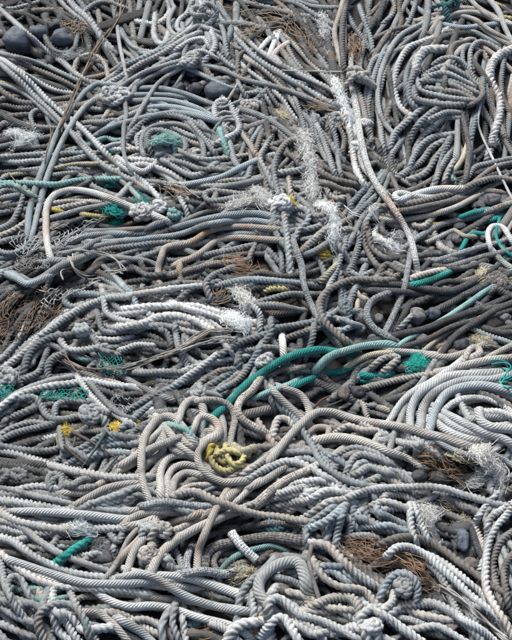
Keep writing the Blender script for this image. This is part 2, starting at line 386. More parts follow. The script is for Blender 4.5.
# Each line: kind colour mm layer [xN bundle] | traced path (tile tag, then points in that tile, 4 units = 1 photo px) | label
# kinds: L laid rope, F laid rope with heavy fray, B braided fleck rope, S smooth sheathed rope
ROPES = """
# ---- row a
L p 18 5 | a0 -30,20 0,45 60,90 120,140 180,195 240,240 290,290 325,312 | white laid rope slanting across the blue-grey boulders at top left
L p 19 5 | a0 -30,205 40,255 110,315 170,375 230,440 b0 320,0 380,60 440,125 520,180 | upper of two long pale ropes slanting down below the boulders
L p 18 5 | a0 -30,245 40,295 100,345 150,395 200,440 b0 290,20 340,80 410,145 480,190 520,212 | lower of two long pale ropes slanting down below the boulders
S b 18 6 | a0 425,345 395,340 340,370 290,430 250,490 b0 215,50 190,120 150,230 122,340 115,410 | left one of the blue-grey rope pair hanging down-left from the white lashing knot
S b 18 6 | a0 430,355 405,375 350,420 300,480 b0 265,25 225,100 185,200 160,310 140,405 | right one of the blue-grey rope pair hanging down-left from the white lashing knot
L b 18 5 | a0 450,310 a1 -30,278 60,237 130,208 200,188 | upper rope of the taut pair between the white knot and the large knot cluster
L p 18 5 | a0 450,330 a1 0,292 60,258 130,228 205,195 | lower rope of the taut pair between the white knot and the large knot cluster
S p 12 5 | a0 478,120 482,170 490,230 497,285 | thin pale cord rising straight up from the white lashing knot
S g 14 6 | a0 505,400 508,450 498,500 b0 495,30 490,90 502,150 515,175 | thin grey cord dropping straight down from the white lashing knot
F p 20 5 | a0 250,-30 300,30 350,70 385,105 415,140 | thick fluffy white rope end slanting in from the top edge beside the brown twine
L g 15 4 | a0 345,60 370,30 410,12 460,22 a1 -20,35 | small grey rope loop at the top edge left of the black strap
L g 16 2 | a0 5,45 50,48 95,30 135,15 | old grey rope in the dark corner above the boulders
L d 14 2 | a0 45,78 90,76 125,45 135,20 100,5 | dark loop of rope behind the blue-grey boulders
F m 15 4 | a0 300,262 305,235 340,212 385,218 412,245 415,285 | frayed beige loop of rope below the brown debris at upper left
F g 14 3 | a0 355,130 360,170 355,205 390,235 | short frayed grey rope hanging in the debris right of the boulders
F g 13 3 | a0 190,150 210,190 260,215 300,200 320,160 | thin frayed grey cord draped round the small dark boulder
L g 17 3 | a0 50,225 150,248 230,283 310,322 | first rope of the group of three running right just beneath the boulders
L n 17 3 | a0 60,252 170,285 250,308 325,335 | second rope of the group of three running right just beneath the boulders
L p 17 3 | a0 85,300 160,340 220,370 280,392 | third rope of the group of three running right beneath the boulders
L c 14 2 | a0 -20,318 50,335 115,368 | yellowish old rope at the left edge under the pale pair
L n 18 3 x4 | a0 -20,350 60,362 130,385 200,425 // a0 -20,418 60,430 130,425 205,425 | {o} of four brownish ropes stacked at the left edge beneath the pale pair
L n 18 3 x2 | a0 -20,455 60,458 150,468 // a0 -20,490 60,492 130,490 | {o} of two brownish laid ropes at the left edge above the white fluff
L g 16 4 | a0 135,512 122,470 145,448 180,455 190,490 | small grey loop standing beside the lower end of the pale pair
L g 16 3 x2 | a0 350,425 400,435 470,440 a1 0,450 // a0 340,480 410,485 470,480 a1 0,490 | {o} of two grey ropes crossing behind the cord under the white knot
L g 18 3 | b0 295,55 310,95 345,115 380,120 | short grey rope tucked behind the crossing below the white knot
# a1
F w 20 5 | a1 120,-20 155,15 165,55 135,88 95,100 50,92 | rust-stained white rope hook at the top edge right of the black strap
F p 18 5 | a1 108,95 102,140 120,180 145,182 158,150 | pale frayed rope tail hanging under the rust-stained hook
L g 16 3 | a1 -10,140 20,180 60,200 110,205 | grey rope running behind the taut pair near the large knot cluster
L g 16 3 | a1 -10,215 15,240 20,275 | short grey rope end below the black strap
L p 18 6 | a1 250,-15 232,50 200,80 195,115 225,125 265,100 290,60 | loop of white rope on the left shoulder of the large knot cluster
L p 19 6 | a1 290,-15 310,60 330,120 345,180 320,215 | pale rope falling through the middle of the large knot cluster
L g 18 5 | a1 345,-15 355,70 385,130 395,190 | grey rope falling down the right side of the large knot cluster
L b 18 4 | a1 345,-10 390,50 425,110 415,170 | bluish rope curving past the right flank of the large knot cluster
L p 15 7 | a1 195,155 240,130 290,105 320,120 | uppermost white turn wrapped across the large knot cluster
L w 15 7 | a1 215,180 260,155 310,150 325,180 | second white turn wrapped across the large knot cluster
L p 15 7 | a1 205,215 255,185 300,190 330,215 | third pale turn wrapped across the large knot cluster
L g 16 6 | a1 215,150 225,190 215,230 240,270 | grey rope binding the left edge of the large knot cluster
S g 15 3 | a1 150,245 165,290 160,325 148,355 | left of two short grey cords hanging above the grey horizontal bundle
S g 14 3 | a1 210,285 195,320 178,348 | right of two short grey cords hanging above the grey horizontal bundle
L b 16 4 | a1 145,245 210,268 270,292 355,328 | blue-grey rope crossing above the wet stone left of the centre top
S b 17 4 x5 | a1 -5,355 100,350 200,370 290,400 350,422 // a1 0,480 80,462 180,452 270,470 350,505 | {o} of five blue-grey ropes fanning right from the white lashing knot
L g 18 5 | a1 25,520 60,485 110,460 170,455 240,468 320,510 | laid grey rope arching over the lower side of the blue-grey fan
L p 18 6 | a1 345,480 340,430 355,405 390,402 415,440 445,515 b1 360,60 | pale rope eye with lashing right of the blue-grey fan
L p 9 7 x6 | a1 345,430 375,418 405,418 // a1 375,505 410,490 440,478 | {o} of six thin lashing turns on the pale rope eye
L g 17 5 | a1 395,405 440,450 490,475 a2 20,478 | grey rope leaving the lashed eye towards the right
L g 15 4 | a1 430,300 445,345 465,395 | short grey rope hanging right of the wet stone
L g 17 4 | a1 355,215 405,258 470,290 520,315 | grey rope running down-right from the large knot cluster
L n 15 4 | a1 440,265 445,225 480,205 508,240 490,285 | brownish loop of rope right of the large knot cluster
L g 16 3 | a1 400,160 440,185 480,190 a2 20,200 | short grey rope under the straw twine
# a2
L g 18 3 x3 | a1 370,-10 470,5 a2 40,15 140,30 235,75 // a2 90,-20 160,-5 250,30 | {o} of three grey ropes along the top edge above the straw twine
S w 17 5 | a2 0,192 25,165 60,132 | first of four stubby white rope loops under the straw twine
S w 17 5 | a2 42,218 58,180 78,142 | second of four stubby white rope loops under the straw twine
S w 17 5 | a2 65,232 88,207 122,188 | third of four stubby white rope loops under the straw twine
S p 17 5 | a2 95,225 115,250 145,278 | lowest of four stubby white rope loops under the straw twine
L p 19 6 | a1 470,165 a2 10,208 100,262 200,312 280,352 340,390 | upper of the thick pale pair slanting down-right to the white frayed rope
L b 19 6 | a1 470,195 a2 0,238 90,292 190,347 260,385 330,415 | lower of the thick pale pair slanting down-right to the white frayed rope
L g 16 3 | a2 125,190 160,255 215,310 250,335 | grey rope behind the thick pale pair, below the straw twine
L m 17 3 | a2 165,195 225,260 275,310 315,350 | beige rope under the tip of the straw twine
S m 18 5 | a2 350,-20 330,60 312,130 322,200 332,265 | left of two beige ropes dropping from the top edge beside the white frayed rope
L n 19 5 | a2 375,-20 350,80 340,160 335,270 | right of two brown laid ropes dropping from the top edge beside the white frayed rope
L b 17 4 | a2 378,70 400,120 425,165 445,205 | left one of two bluish ropes hanging in the dark hollow at upper right
L b 17 4 | a2 420,75 445,125 465,165 475,200 | right one of two bluish ropes hanging in the dark hollow at upper right
B n 17 5 | a2 530,130 490,175 455,220 438,270 | flecked braid curving down right of the dark hollow
L g 17 5 | a2 530,215 480,232 455,275 445,345 430,400 | grey rope bending down below the flecked braid at upper right
L b 18 5 | a2 500,235 480,290 462,350 450,430 455,500 | first bluish rope hanging beside the beige knot at upper right
L p 18 5 | a2 520,290 500,350 488,420 500,500 b2 510,60 | second pale rope hanging beside the beige knot at upper right
L m 20 6 | a2 390,360 415,400 432,450 450,512 | beige rope tail hanging from the beige knot at upper right
L m 17 4 | a2 15,255 75,305 125,365 155,415 | beige rope parallel below the thick pale pair
L p 17 4 | a2 -10,288 50,338 110,400 130,430 | second beige-white rope below the thick pale pair
L g 15 4 | a2 -20,400 20,395 40,430 | short grey rope bend left of the beige frayed patch
L n 15 4 | a2 40,345 60,395 80,430 | thin brownish rope dropping into the beige frayed patch
L g 17 5 | a2 235,520 228,470 250,450 270,480 | first small upright bend under the brown arcs
L p 17 5 | a2 270,510 280,468 315,462 330,500 | second small upright bend under the brown arcs
L g 16 4 | a2 165,400 185,450 205,510 | grey rope falling left of the brown arcs
L n 15 3 | a2 190,380 230,420 260,440 | brownish rope under the brown arcs
# a3
S b 17 4 | a3 150,45 200,85 260,105 330,112 395,103 | bluish rope dipping in a shallow curve along the top right
S m 17 5 | a3 225,80 300,52 380,50 440,72 520,92 | beige rope arching over the shallow curve at top right
S m 17 5 | a3 320,-20 395,55 465,100 525,128 | beige rope slanting down from the top edge at top right
S p 17 6 | a3 440,10 470,50 485,110 520,185 | pale rope falling steeply near the top right corner
S m 17 4 | a3 390,108 450,150 520,195 | beige rope running to the right edge above the big hank
S b 17 3 | a3 255,130 340,128 410,155 | bluish rope lying just above the big hank
S m 16 4 | a3 175,-10 205,30 205,75 185,100 | beige rope bend at top edge left of the teal knot
S g 16 4 | a3 215,15 240,50 225,85 | short grey rope bend under the teal knot at top
L g 17 4 | a3 120,-20 112,40 95,95 70,130 | grey rope dropping from the top edge left of the green scrap
L g 17 4 | a3 20,-20 35,20 25,55 0,75 | first grey rope bend at top edge near the dark hollow
L n 17 4 | a3 70,-20 62,30 75,70 60,110 | second brownish rope at top edge near the dark hollow
B n 15 4 | a3 -20,150 40,120 100,110 170,130 | flecked braid passing under the green scrap
L Y 14 5 | a3 395,-10 425,12 450,22 | first yellow rope stretch at the top right edge
L Y 14 4 | a3 478,60 500,78 525,92 | second yellow rope stretch at the right edge
L p 20 6 | a3 160,160 100,185 65,235 42,310 45,380 70,445 105,475 | outer pale rope arch left of the big hank
L b 19 5 | a3 185,160 140,195 105,240 82,305 78,350 | inner bluish rope arch left of the big hank
L n 17 4 | a3 110,285 85,340 98,400 135,445 | dark brownish rope in the gap left of the big hank
L g 17 4 | a3 -20,235 20,200 55,165 90,150 | grey rope arching left behind the big hank
L n 17 5 | a3 280,240 270,205 285,175 310,175 | first upright bend behind the big hank
L g 17 5 | a3 312,240 308,190 335,170 355,185 | second upright bend behind the big hank
L g 17 5 | a3 335,250 340,205 372,178 420,192 450,215 | third upright bend behind the big hank
L n 16 5 | a3 365,262 378,218 405,205 420,235 | fourth upright bend behind the big hank
F w 24 7 | a3 485,205 450,225 425,265 420,310 440,355 465,400 468,465 b3 450,10 | thick worn white rope sweeping down the right side of the big hank
B n 17 6 | a3 420,385 440,440 465,500 b3 480,20 | flecked braid beside the worn white rope right of the big hank
L b 17 6 | a3 410,330 405,390 385,440 370,490 b3 350,40 | bluish rope dropping from the right tip of the big hank
L g 18 5 | a3 485,255 478,330 488,400 515,450 | grey rope near the right edge beside the worn white rope
L p 18 5 | a3 515,300 500,370 510,420 | pale rope at the right edge beside the worn white rope
L b 16 5 | a3 395,460 415,480 430,520 b3 440,60 | short bluish bend under the right tip of the big hank
S w 7 8 | a3 375,460 370,505 b3 382,25 425,110 470,200 515,285 | thin taut white line running down to the right edge
# ---- row b
L g 17 3 x3 | b0 -20,112 60,115 150,110 215,100 // b0 -20,185 80,175 160,160 225,150 | {o} of three grey ropes on the left edge under the white fluff
L g 17 3 | b0 215,148 290,135 380,118 | grey rope continuing right of the blue-grey pair above the yellow one
L b 16 3 | b0 205,115 260,100 330,95 | bluish rope right of the blue-grey pair
L c 13 3 | b0 20,195 90,185 150,178 | short yellowish rope left of the blue-grey pair
L c 14 6 | b0 205,168 290,155 410,162 | longer straw-yellow rope right of the blue-grey pair
L g 16 2 | b0 220,190 300,180 380,180 | grey rope squeezed between the straw-yellow and the pale teal rope
L q 19 6 | b0 -20,210 80,216 150,222 220,227 300,212 380,202 455,198 | long pale teal rope crossing from the left edge
L q 17 6 | b0 -20,262 20,235 60,232 100,260 140,285 | short pale teal rope under the long one at the left edge
L g 17 4 | b0 -20,285 25,262 60,262 110,270 | grey rope bend at the left edge under the teal rope
L g 19 5 | b0 95,275 75,330 40,380 -20,402 | grey rope hooking down to the left edge
L d 17 3 | b0 -20,300 40,320 100,350 | dark rope in the shadow at the left edge below the teal rope
S p 19 6 | b0 178,390 184,315 215,268 280,246 360,252 430,275 500,305 b1 30,320 | pale rope forming a long low arch in the upper left
L m 16 3 | b0 195,300 300,290 410,295 | beige laid rope under the long low arch
B g 17 4 | b0 200,352 280,332 350,312 430,297 | flecked rope running under the low arch
L m 17 3 | b0 210,320 290,312 340,300 | second beige rope under the long low arch
L y 13 4 | b0 195,325 230,335 | small yellow rope bit inside the low arch
L m 17 3 | b0 -20,442 50,425 120,395 | beige rope at the left edge beside the grey net
L g 17 3 x2 | b0 -20,470 40,450 80,440 // b0 -20,505 40,495 90,490 | {o} of two grey ropes at the left edge below the beige one
L g 17 2 x3 | c0 -20,20 60,0 b0 130,490 // c0 -20,80 60,40 120,10 | {o} of three grey ropes in the shaded left edge above the brown net
L Y 15 4 | b0 355,342 400,352 460,355 | yellow rope stretch right of the low arch
S p 17 4 | b0 430,300 480,312 520,325 | pale rope end right of the low arch
S g 17 4 x2 | b0 330,475 420,445 520,425 // b0 370,490 450,465 520,455 | {o} of two grey ropes leaving the grey net to the right
L g 16 3 | b0 400,420 460,405 515,400 | grey rope below the teal scraps
L p 14 4 | b0 420,90 450,72 500,65 b1 20,80 | short pale rope right of the slanting pair
L q 16 2 x2 | b0 375,35 430,40 490,60 // b0 350,60 420,80 480,95 | {o} of two pale teal ropes behind the slanting pair
L p 17 4 | b1 35,80 30,30 55,5 | pale upright bend left of the teal knotted loop
L g 18 5 | b1 72,90 66,50 90,18 140,18 200,40 232,75 222,110 | grey loop round the teal knot
L g 18 4 x3 | b1 160,-15 240,28 300,50 340,95 // b1 220,62 290,80 360,110 | {o} of three grey ropes right of the teal knotted loop
L p 19 4 x3 | b1 10,85 100,105 220,110 // b1 20,130 120,160 200,185 | {o} of three washed-out pale ropes left of centre under the teal loop
L g 17 5 x3 | b1 215,108 300,130 430,147 // b1 150,130 250,185 340,192 | {o} of three grey ropes fanning right below the teal loop
S p 19 5 | b1 -10,150 30,175 70,185 100,165 | pale rope bow at left of the washed-out ropes
S b 18 6 | b1 225,228 300,212 380,187 440,157 500,125 | bluish rope slanting up to the right above the hairpin
L g 16 3 | b1 300,230 380,215 440,190 490,165 | grey rope parallel under the slanting bluish rope
L g 18 4 | b1 110,215 190,215 270,222 | pale grey rope just left of the slanting bluish rope
L g 17 4 x2 | b1 340,218 430,212 520,215 // b1 250,236 380,235 515,238 | {o} of two taut grey ropes above the hairpin
L g 18 5 | b1 515,268 430,280 350,292 312,287 303,262 325,250 390,252 460,262 | grey hairpin bend of rope in the middle left
L d 16 3 | b1 320,270 400,268 470,275 | dark rope lying inside the hairpin bend
L p 17 4 | b1 215,290 235,330 245,375 | short pale rope left of the hairpin bend
L p 17 5 | b1 340,320 310,335 285,360 270,375 | short pale rope below the hairpin bend
L d 16 3 | b1 240,305 300,310 340,330 | dark rope below the hairpin bend
S b 19 5 | b1 -20,432 60,427 150,410 250,380 350,355 450,342 520,340 b2 60,350 | topmost long bluish rope of the sweep across the middle left
S b 18 5 | b1 -20,455 100,442 220,425 300,395 380,378 470,372 520,370 b2 80,380 | second long bluish rope of the sweep across the middle left
S o 18 6 | b1 125,530 140,490 175,475 250,460 330,412 420,392 520,392 b2 100,395 | long rope with rusty bent end in the middle left sweep
S b 18 5 | b1 230,470 350,447 430,427 520,425 b2 110,428 | fourth bluish rope of the middle left sweep, right half
L g 17 4 | b1 -20,485 100,467 220,452 | grey rope under the left part of the middle sweep
S g 16 3 | b1 250,480 290,500 295,530 | short cord dropping out of the middle sweep
L g 17 5 | b1 320,497 400,482 470,462 | laid grey rope under the right part of the middle sweep
L g 16 3 x2 | b1 -20,505 50,500 110,495 // c1 0,20 60,5 130,-10 | {o} of two grey ropes in shade under the rusty bent rope
F q 19 6 | b1 360,20 375,70 390,120 | pale teal frayed rope end above the slanting bluish rope
L p 18 5 | b1 385,-15 410,60 430,125 445,150 | pale rope falling onto the slanting bluish rope
L m 18 5 | b1 425,-15 455,40 485,85 500,120 | beige rope falling beside the slanting bluish rope
L g 18 4 | b1 520,20 492,70 495,130 480,200 | grey rope hanging left of the big loop in the centre
L g 17 5 | b1 265,-15 300,40 325,75 335,100 | laid grey rope below the lashed eye
# b2
L g 19 6 | b2 190,45 145,38 95,85 70,150 72,215 90,270 | left half of the big grey loop left of the white frayed rope
L g 18 5 | b2 105,195 160,182 205,155 185,105 155,60 | right half of the big grey loop left of the white frayed rope
L n 15 4 x2 | b2 130,80 155,120 160,160 // b2 160,70 180,110 185,140 | {o} of two thin ropes hanging inside the big grey loop
L p 17 4 | b2 120,200 130,240 135,280 | pale rope dropping from the big loop towards the yellow knot
L g 16 3 x3 | b2 135,235 170,235 210,235 // b2 150,300 180,290 215,285 | {o} of three short grey ropes left of the white frayed rope
L n 18 4 | b2 15,80 0,125 28,185 52,265 | brownish rope bowing left of the big grey loop
L g 18 4 | b2 40,70 20,110 45,170 60,230 | grey rope beside the brownish bow left of the big loop
L n 17 3 x2 | b2 -20,95 40,85 90,75 // b2 -10,130 30,130 70,125 | {o} of two brownish ropes behind the big loop
L g 18 5 | b2 235,-15 252,70 275,135 | first of four ropes hanging in a row right of the white frayed rope
L g 18 5 | b2 268,-15 285,60 312,165 | second of four ropes hanging in a row right of the white frayed rope
L g 17 5 | b2 300,-10 318,50 325,120 335,170 | third of four ropes hanging in a row right of the white frayed rope
L n 17 5 | b2 335,-10 355,40 345,90 | fourth of four ropes hanging in a row right of the white frayed rope
L n 18 4 x3 | b2 255,158 330,185 410,202 // b2 280,225 340,240 410,255 | {o} of three brown ropes lying right below the hanging row
L m 18 5 | b2 280,250 290,280 320,300 350,300 | short beige rope bend below the brown ropes
F w 18 6 | b2 372,10 385,90 398,170 425,235 | worn white rope with teal traces left of the long flecked braid
B p 19 7 | a2 385,360 402,440 b2 415,40 440,140 480,225 b3 10,280 55,345 100,420 130,500 | long flecked braid running from the upper middle down to the teal cords
B g 18 6 | c3 122,-10 104,50 84,120 62,190 30,285 | flecked braid standing upright below the end of the long flecked one
L n 17 4 x2 | b2 460,20 490,60 520,90 // b2 440,80 480,110 520,140 | {o} of two dark brown ropes right of the long flecked braid
L g 19 6 | b2 120,345 135,322 175,315 210,335 205,375 165,410 142,445 | small closed loop of rope right of the yellow knot
F p 18 6 | b2 105,315 112,370 130,440 150,500 c2 165,20 | pale rope falling from the yellow knot
L g 18 4 x4 | b2 -20,348 60,365 120,385 // b2 -20,430 60,430 125,432 | {o} of four grey ropes ending at the pale rope below the yellow knot
L g 18 4 x3 | b2 205,352 250,347 300,342 // b2 200,400 250,392 300,385 | {o} of three grey ropes right of the small closed loop
L g 19 6 | b2 345,495 325,450 340,412 385,405 415,430 412,470 400,505 | round coil turn beside the white fluff in the centre right
L b 17 5 | b2 350,500 370,475 395,470 | bluish rope inside the round coil turn
L g 17 5 | b2 325,392 390,358 430,318 460,290 | grey rope slanting above the round coil turn
L b 18 5 | b2 420,420 445,360 480,325 520,310 | bluish rope curving right of the round coil turn
L n 18 5 | b2 430,410 425,460 445,512 c2 470,40 | brown-grey laid rope falling right of the round coil turn
L n 18 5 | b2 455,420 470,470 500,500 b3 20,520 | second brown-grey laid rope right of the round coil turn
L b 17 4 x2 | b2 360,300 400,270 440,240 // b2 400,330 440,290 480,250 | {o} of two bluish ropes under the frays left of the flecked braid
F m 18 7 | b2 165,495 225,445 290,400 | frayed beige-white rope piece left of the yellow tuft
# b3
L n 19 4 | b3 75,-15 30,50 15,110 20,150 | brown-grey rope curving at the left of the hank body
L g 17 4 | b3 60,70 35,110 40,170 75,200 | grey rope inside the curve left of the hank body
S p 19 6 | b3 282,238 200,243 100,268 55,282 38,262 62,248 110,252 | pale hairpin rope lying across below the big hank
L n 20 5 | b3 60,302 150,295 230,275 300,255 380,220 450,205 525,218 | brown-grey rope sweeping right below the pale hairpin
B n 17 5 | b3 55,328 150,310 230,298 290,280 | flecked rope just under the brown-grey sweep
L g 16 3 | b3 60,350 130,340 190,320 | grey rope behind the smooth beige rope
S m 17 5 | b3 92,378 200,350 290,320 360,285 425,250 | smooth beige rope rising right above the teal scraps
B g 18 5 | b3 145,435 220,388 320,362 420,332 530,292 | flecked braid rising right to the edge above the teal knot
S p 17 5 cut | b3 180,465 230,437 280,405 | short cut pale rope stub among the pebbles
B g 17 6 | b3 305,510 380,482 450,462 530,428 | flecked braid rising right to the edge below the teal knot
S t 15 6 | b3 288,512 318,462 342,415 375,400 405,402 | bright teal rope hook tied with a beige knot
S c 15 7 | b3 315,410 340,430 375,435 | beige rope tied across the teal hook
S t 17 6 | b3 300,352 350,330 410,310 | teal rope piece behind the smooth beige rope
S t 17 6 | b3 355,385 400,375 450,352 | teal rope piece under the flecked braid at right
S t 9 7 | b3 448,365 440,430 465,480 505,515 | thin teal cord looping at the right edge
S w 17 6 | b3 425,475 415,425 430,397 475,400 505,440 | white rope loop with the teal cord at the right edge
S m 16 5 | b3 520,330 490,370 470,410 | beige rope at the right edge above the white loop
L y 15 3 | b3 150,390 190,380 240,368 | yellowish rope half hidden under the smooth beige rope
L g 17 5 | b3 345,195 370,158 430,140 525,118 | grey rope bending to the right edge right of the hank body
L d 17 4 x2 | b3 360,205 430,190 525,178 // b3 390,170 450,160 520,150 | {o} of two dark ropes at the right edge right of the hank body
L n 18 5 | b3 485,-15 490,50 520,110 | brownish rope at the right edge below the worn white rope
L d 17 4 | b3 400,0 405,60 440,80 450,20 | dark rope bend right of the thin white line
B n 17 6 | b3 318,-15 335,80 330,150 322,210 | flecked braid falling right of the hank body
S b 16 5 | b3 360,-10 345,70 340,120 | bluish rope falling right of the hank body
S g 16 5 | b3 302,-10 292,70 285,110 | grey rope beside the yellow strip right of the hank body
S c 15 4 | b3 330,50 312,125 288,172 | yellowish strip of rope right of the hank body
F q 17 4 | b3 270,180 290,195 300,215 | pale teal scrap under the hank body
F m 17 3 x2 | b3 110,395 150,400 180,395 // b3 200,480 250,480 280,490 | {o} of two beige frayed rope ends near the short stub
# ---- row c
S b 20 5 | c0 250,-5 200,0 165,15 180,35 | blue-grey rope tip of the hairpin beside the brown net
S b 20 6 | c0 300,10 240,45 170,92 115,108 92,92 | blue-grey hairpin rope lying above the brown net
L b 19 6 | c0 520,142 430,150 340,152 275,158 262,182 295,205 330,200 | pale blue rope hook at the right of the brown net
F p 19 6 | c0 520,160 440,165 380,185 320,215 260,252 215,290 175,318 | pale fluffy rope running down-left from the net
F p 19 5 | c0 235,252 170,310 100,380 40,432 -20,470 | pale rope running down to the left edge along the brown net
L p 18 6 | c0 392,190 405,228 450,250 525,266 | pale rope bend right of the brown net
L g 18 5 | c0 460,180 490,210 525,222 | short pale bend above the knots right of the net
L p 18 5 | c0 400,330 460,332 525,320 | pale rope in the middle of the left tangle
L g 19 5 | c0 355,315 385,335 415,375 450,385 | grey rope slanting down in the left tangle
L p 18 5 | c0 245,325 270,365 320,372 390,358 | pale rope bow in the left tangle
L g 19 5 | c0 270,330 200,328 140,360 105,410 90,450 | grey rope curving down-left in the left tangle
L g 19 5 | c0 255,378 205,410 190,460 205,515 | grey rope curving down above the brown net strip
L n 16 4 | c0 300,280 260,290 265,330 330,325 | rough grey loop in the left tangle
F n 17 4 x3 | c0 290,265 340,260 390,235 // c0 300,310 350,300 395,280 | {o} of three brownish frayed ropes in the heart of the left tangle
L g 18 5 | c0 385,262 400,300 440,310 525,300 | grey rope under the pale bend in the left tangle
L d 17 3 x3 | c0 -20,400 60,360 120,300 // c0 -20,500 60,470 130,400 | {o} of three dark ropes in the lower left below the brown net
L g 17 4 x2 | c0 110,510 150,470 190,420 // c0 140,520 180,500 215,470 | {o} of two grey ropes left of the brown net strip
L g 17 4 | c0 180,370 170,420 150,470 100,490 | grey rope bend at lower left of the tangle
L q 17 4 | c0 310,395 350,400 390,395 | pale teal rope bit above the brown net strip
L g 17 4 x2 | c0 380,390 440,400 520,390 // c0 400,360 460,360 520,350 | {o} of two grey ropes right above the brown net strip
# c1
L d 18 4 | c1 -20,112 100,97 200,85 | upper of two dark laid ropes left of the brown frayed patch
L d 18 4 | c1 -20,152 80,142 160,130 215,118 | lower of two dark laid ropes left of the brown frayed patch
L d 17 4 x2 | c1 20,40 110,60 200,50 // c1 40,80 120,75 190,70 | {o} of two dark ropes under the middle sweep
L n 19 4 | c1 105,175 130,155 165,160 200,182 | brownish laid bend below the dark laid ropes
L b 17 4 x2 | c1 -20,120 20,150 30,200 // c1 -20,170 10,180 20,210 | {o} of two bluish ropes left of the pink speck
B n 18 4 | c1 190,75 270,55 340,30 400,25 | flecked rope running into the brown frayed patch
L n 17 4 | c1 230,85 300,95 330,100 | brownish rope under the flecked rope
F w 20 6 | c1 -20,217 80,202 180,197 260,203 350,227 430,255 | upper of the two thick white ropes across the left centre
F w 20 6 | c1 -20,272 60,262 120,240 200,237 280,262 350,300 | lower of the two thick white ropes across the left centre
L p 18 5 x3 | c1 90,235 160,247 240,280 // c1 40,290 150,282 270,302 | {o} of three pale ropes under the thick white ropes
F w 18 6 | c1 200,212 300,232 400,268 440,285 | white frayed rope right of the thick white pair
L g 19 6 | c1 318,155 308,115 345,82 415,65 | grey hook of rope left of the white brush-like fray
L g 18 5 | c1 205,188 255,135 320,112 | grey rope rising towards the grey hook
L b 18 5 | c1 355,107 430,97 525,92 c2 20,95 | bluish taut rope above the white brush-like fray
L d 17 4 x2 | c1 430,120 480,115 530,120 // c1 450,150 500,145 540,150 | {o} of two dark ropes right of the white brush-like fray
L d 17 4 x4 | c1 -10,300 60,310 130,330 // c1 -10,420 60,410 150,385 | {o} of four dark-grey laid ropes under the pale twine bundle
L g 18 5 x2 | c1 150,300 165,335 175,370 // c1 185,310 200,340 210,360 | {o} of two short upright grey ropes below the thick white pair
L p 18 5 | c1 -10,365 40,345 90,345 | pale rope end below the thick white pair
L g 18 4 x3 | c1 60,448 140,462 230,470 // c1 100,490 180,500 260,505 | {o} of three laid ropes right of the yellow tufts
L p 18 5 | c1 275,442 340,422 430,402 525,382 | pale rope running right towards the teal rope
L p 18 5 | c1 215,485 285,442 335,405 | pale rope rising below the pale twine bundle
L g 18 5 | c1 385,385 455,338 530,305 | grey rope rising right of the pale twine bundle
L b 19 6 | c1 530,375 490,440 440,500 d1 390,20 | bluish rope slanting down to the teal rope
L g 18 5 x2 | c1 360,498 420,462 460,450 // c1 300,490 340,470 390,450 | {o} of two short ropes left of the teal rope end
L d 17 3 x2 | c1 280,400 380,380 450,400 // c1 330,360 400,350 450,345 | {o} of two dark ropes in the gap below the pale twine bundle
# c2
B g 20 7 | b2 150,440 165,490 c2 185,40 190,110 215,190 255,262 300,325 330,365 | flecked braid dropping steeply to the bright teal rope
L n 20 7 | c2 525,98 430,93 345,108 282,145 254,200 275,270 330,330 375,375 | brown-grey laid rope making a big bend above the teal ropes
L p 18 5 | c2 350,-15 322,55 292,110 275,150 | pale rope slanting into the big bend
L g 17 5 | c2 250,10 275,50 285,90 | short grey rope near the yellow tuft
L d 17 4 x3 | c2 -10,60 80,70 170,80 // c2 -10,120 80,122 175,130 | {o} of three dark ropes left of the steep flecked braid
L b 18 5 | c2 -10,90 80,94 180,105 | bluish taut rope ending at the steep flecked braid
L g 18 5 | c2 -10,185 60,168 120,152 195,145 | grey rope below the yellow cord, left of the steep braid
L g 18 5 | c2 20,200 80,195 155,215 | short pale rope below the yellow cord
L g 18 5 | c2 55,300 130,280 225,262 | upper of two laid ropes ending under the steep flecked braid
L n 18 5 | c2 95,325 165,302 225,290 | lower of two laid ropes ending under the steep flecked braid
L p 18 5 | c2 -10,180 20,225 15,290 | pale rope hanging left of the brown speck
L g 18 5 | c2 40,275 45,310 15,360 -10,385 | grey rope bend above the bright teal rope
S w 17 6 | c2 98,350 105,395 108,415 | short white rope stub above the bright teal rope
L g 18 5 x2 | c2 -10,380 50,370 90,390 // c2 -10,420 40,410 80,425 | {o} of two rough grey ropes above the bright teal rope
L g 17 5 | c2 238,295 230,345 215,385 | grey rope hanging to the bright teal rope
L g 17 4 | c2 80,320 70,350 95,360 | small grey loop above the white stub
L Y 16 5 | c2 25,155 60,140 120,140 | yellow cord lying left of the steep flecked braid
S t 20 7 | d1 370,90 c2 -20,500 60,450 130,415 200,390 260,376 325,382 | bright teal rope in the centre, the upper long one
S q 19 7 | c2 245,450 295,402 360,378 430,362 530,358 c3 40,370 | pale teal rope fading to cream in the centre
S t 20 6 | c2 150,515 220,490 285,470 345,466 400,448 | bright teal rope in the centre, the lower one
S t 18 6 x2 | c2 425,485 470,480 530,475 // c2 430,512 480,505 530,500 | {o} of two short teal stretches right of the centre
S q 19 5 | d2 -20,60 60,30 130,10 c2 190,490 | pale teal rope beneath the bright teal pair
S c 18 7 | c2 355,445 420,402 480,380 540,372 | cream rope right of the pale teal one
B g 20 7 | c2 530,140 470,175 446,235 468,290 530,335 | flecked braid bend right of the pebbles
L c 16 5 | c2 250,105 275,70 305,25 | yellow-green cord above the big bend
L c 17 5 | c2 372,115 410,165 450,185 | yellow-green cord inside the big bend, upper
L c 16 5 | c2 398,175 400,225 | yellow-green cord inside the big bend, lower
L b 18 5 x3 | c2 325,140 335,200 320,250 // c2 375,150 370,210 360,270 | {o} of three bluish ropes hanging inside the big bend
L b 17 6 x2 | c2 300,240 340,255 380,260 // c2 310,275 340,290 380,280 | {o} of two bluish turns at the foot of the hanging ropes
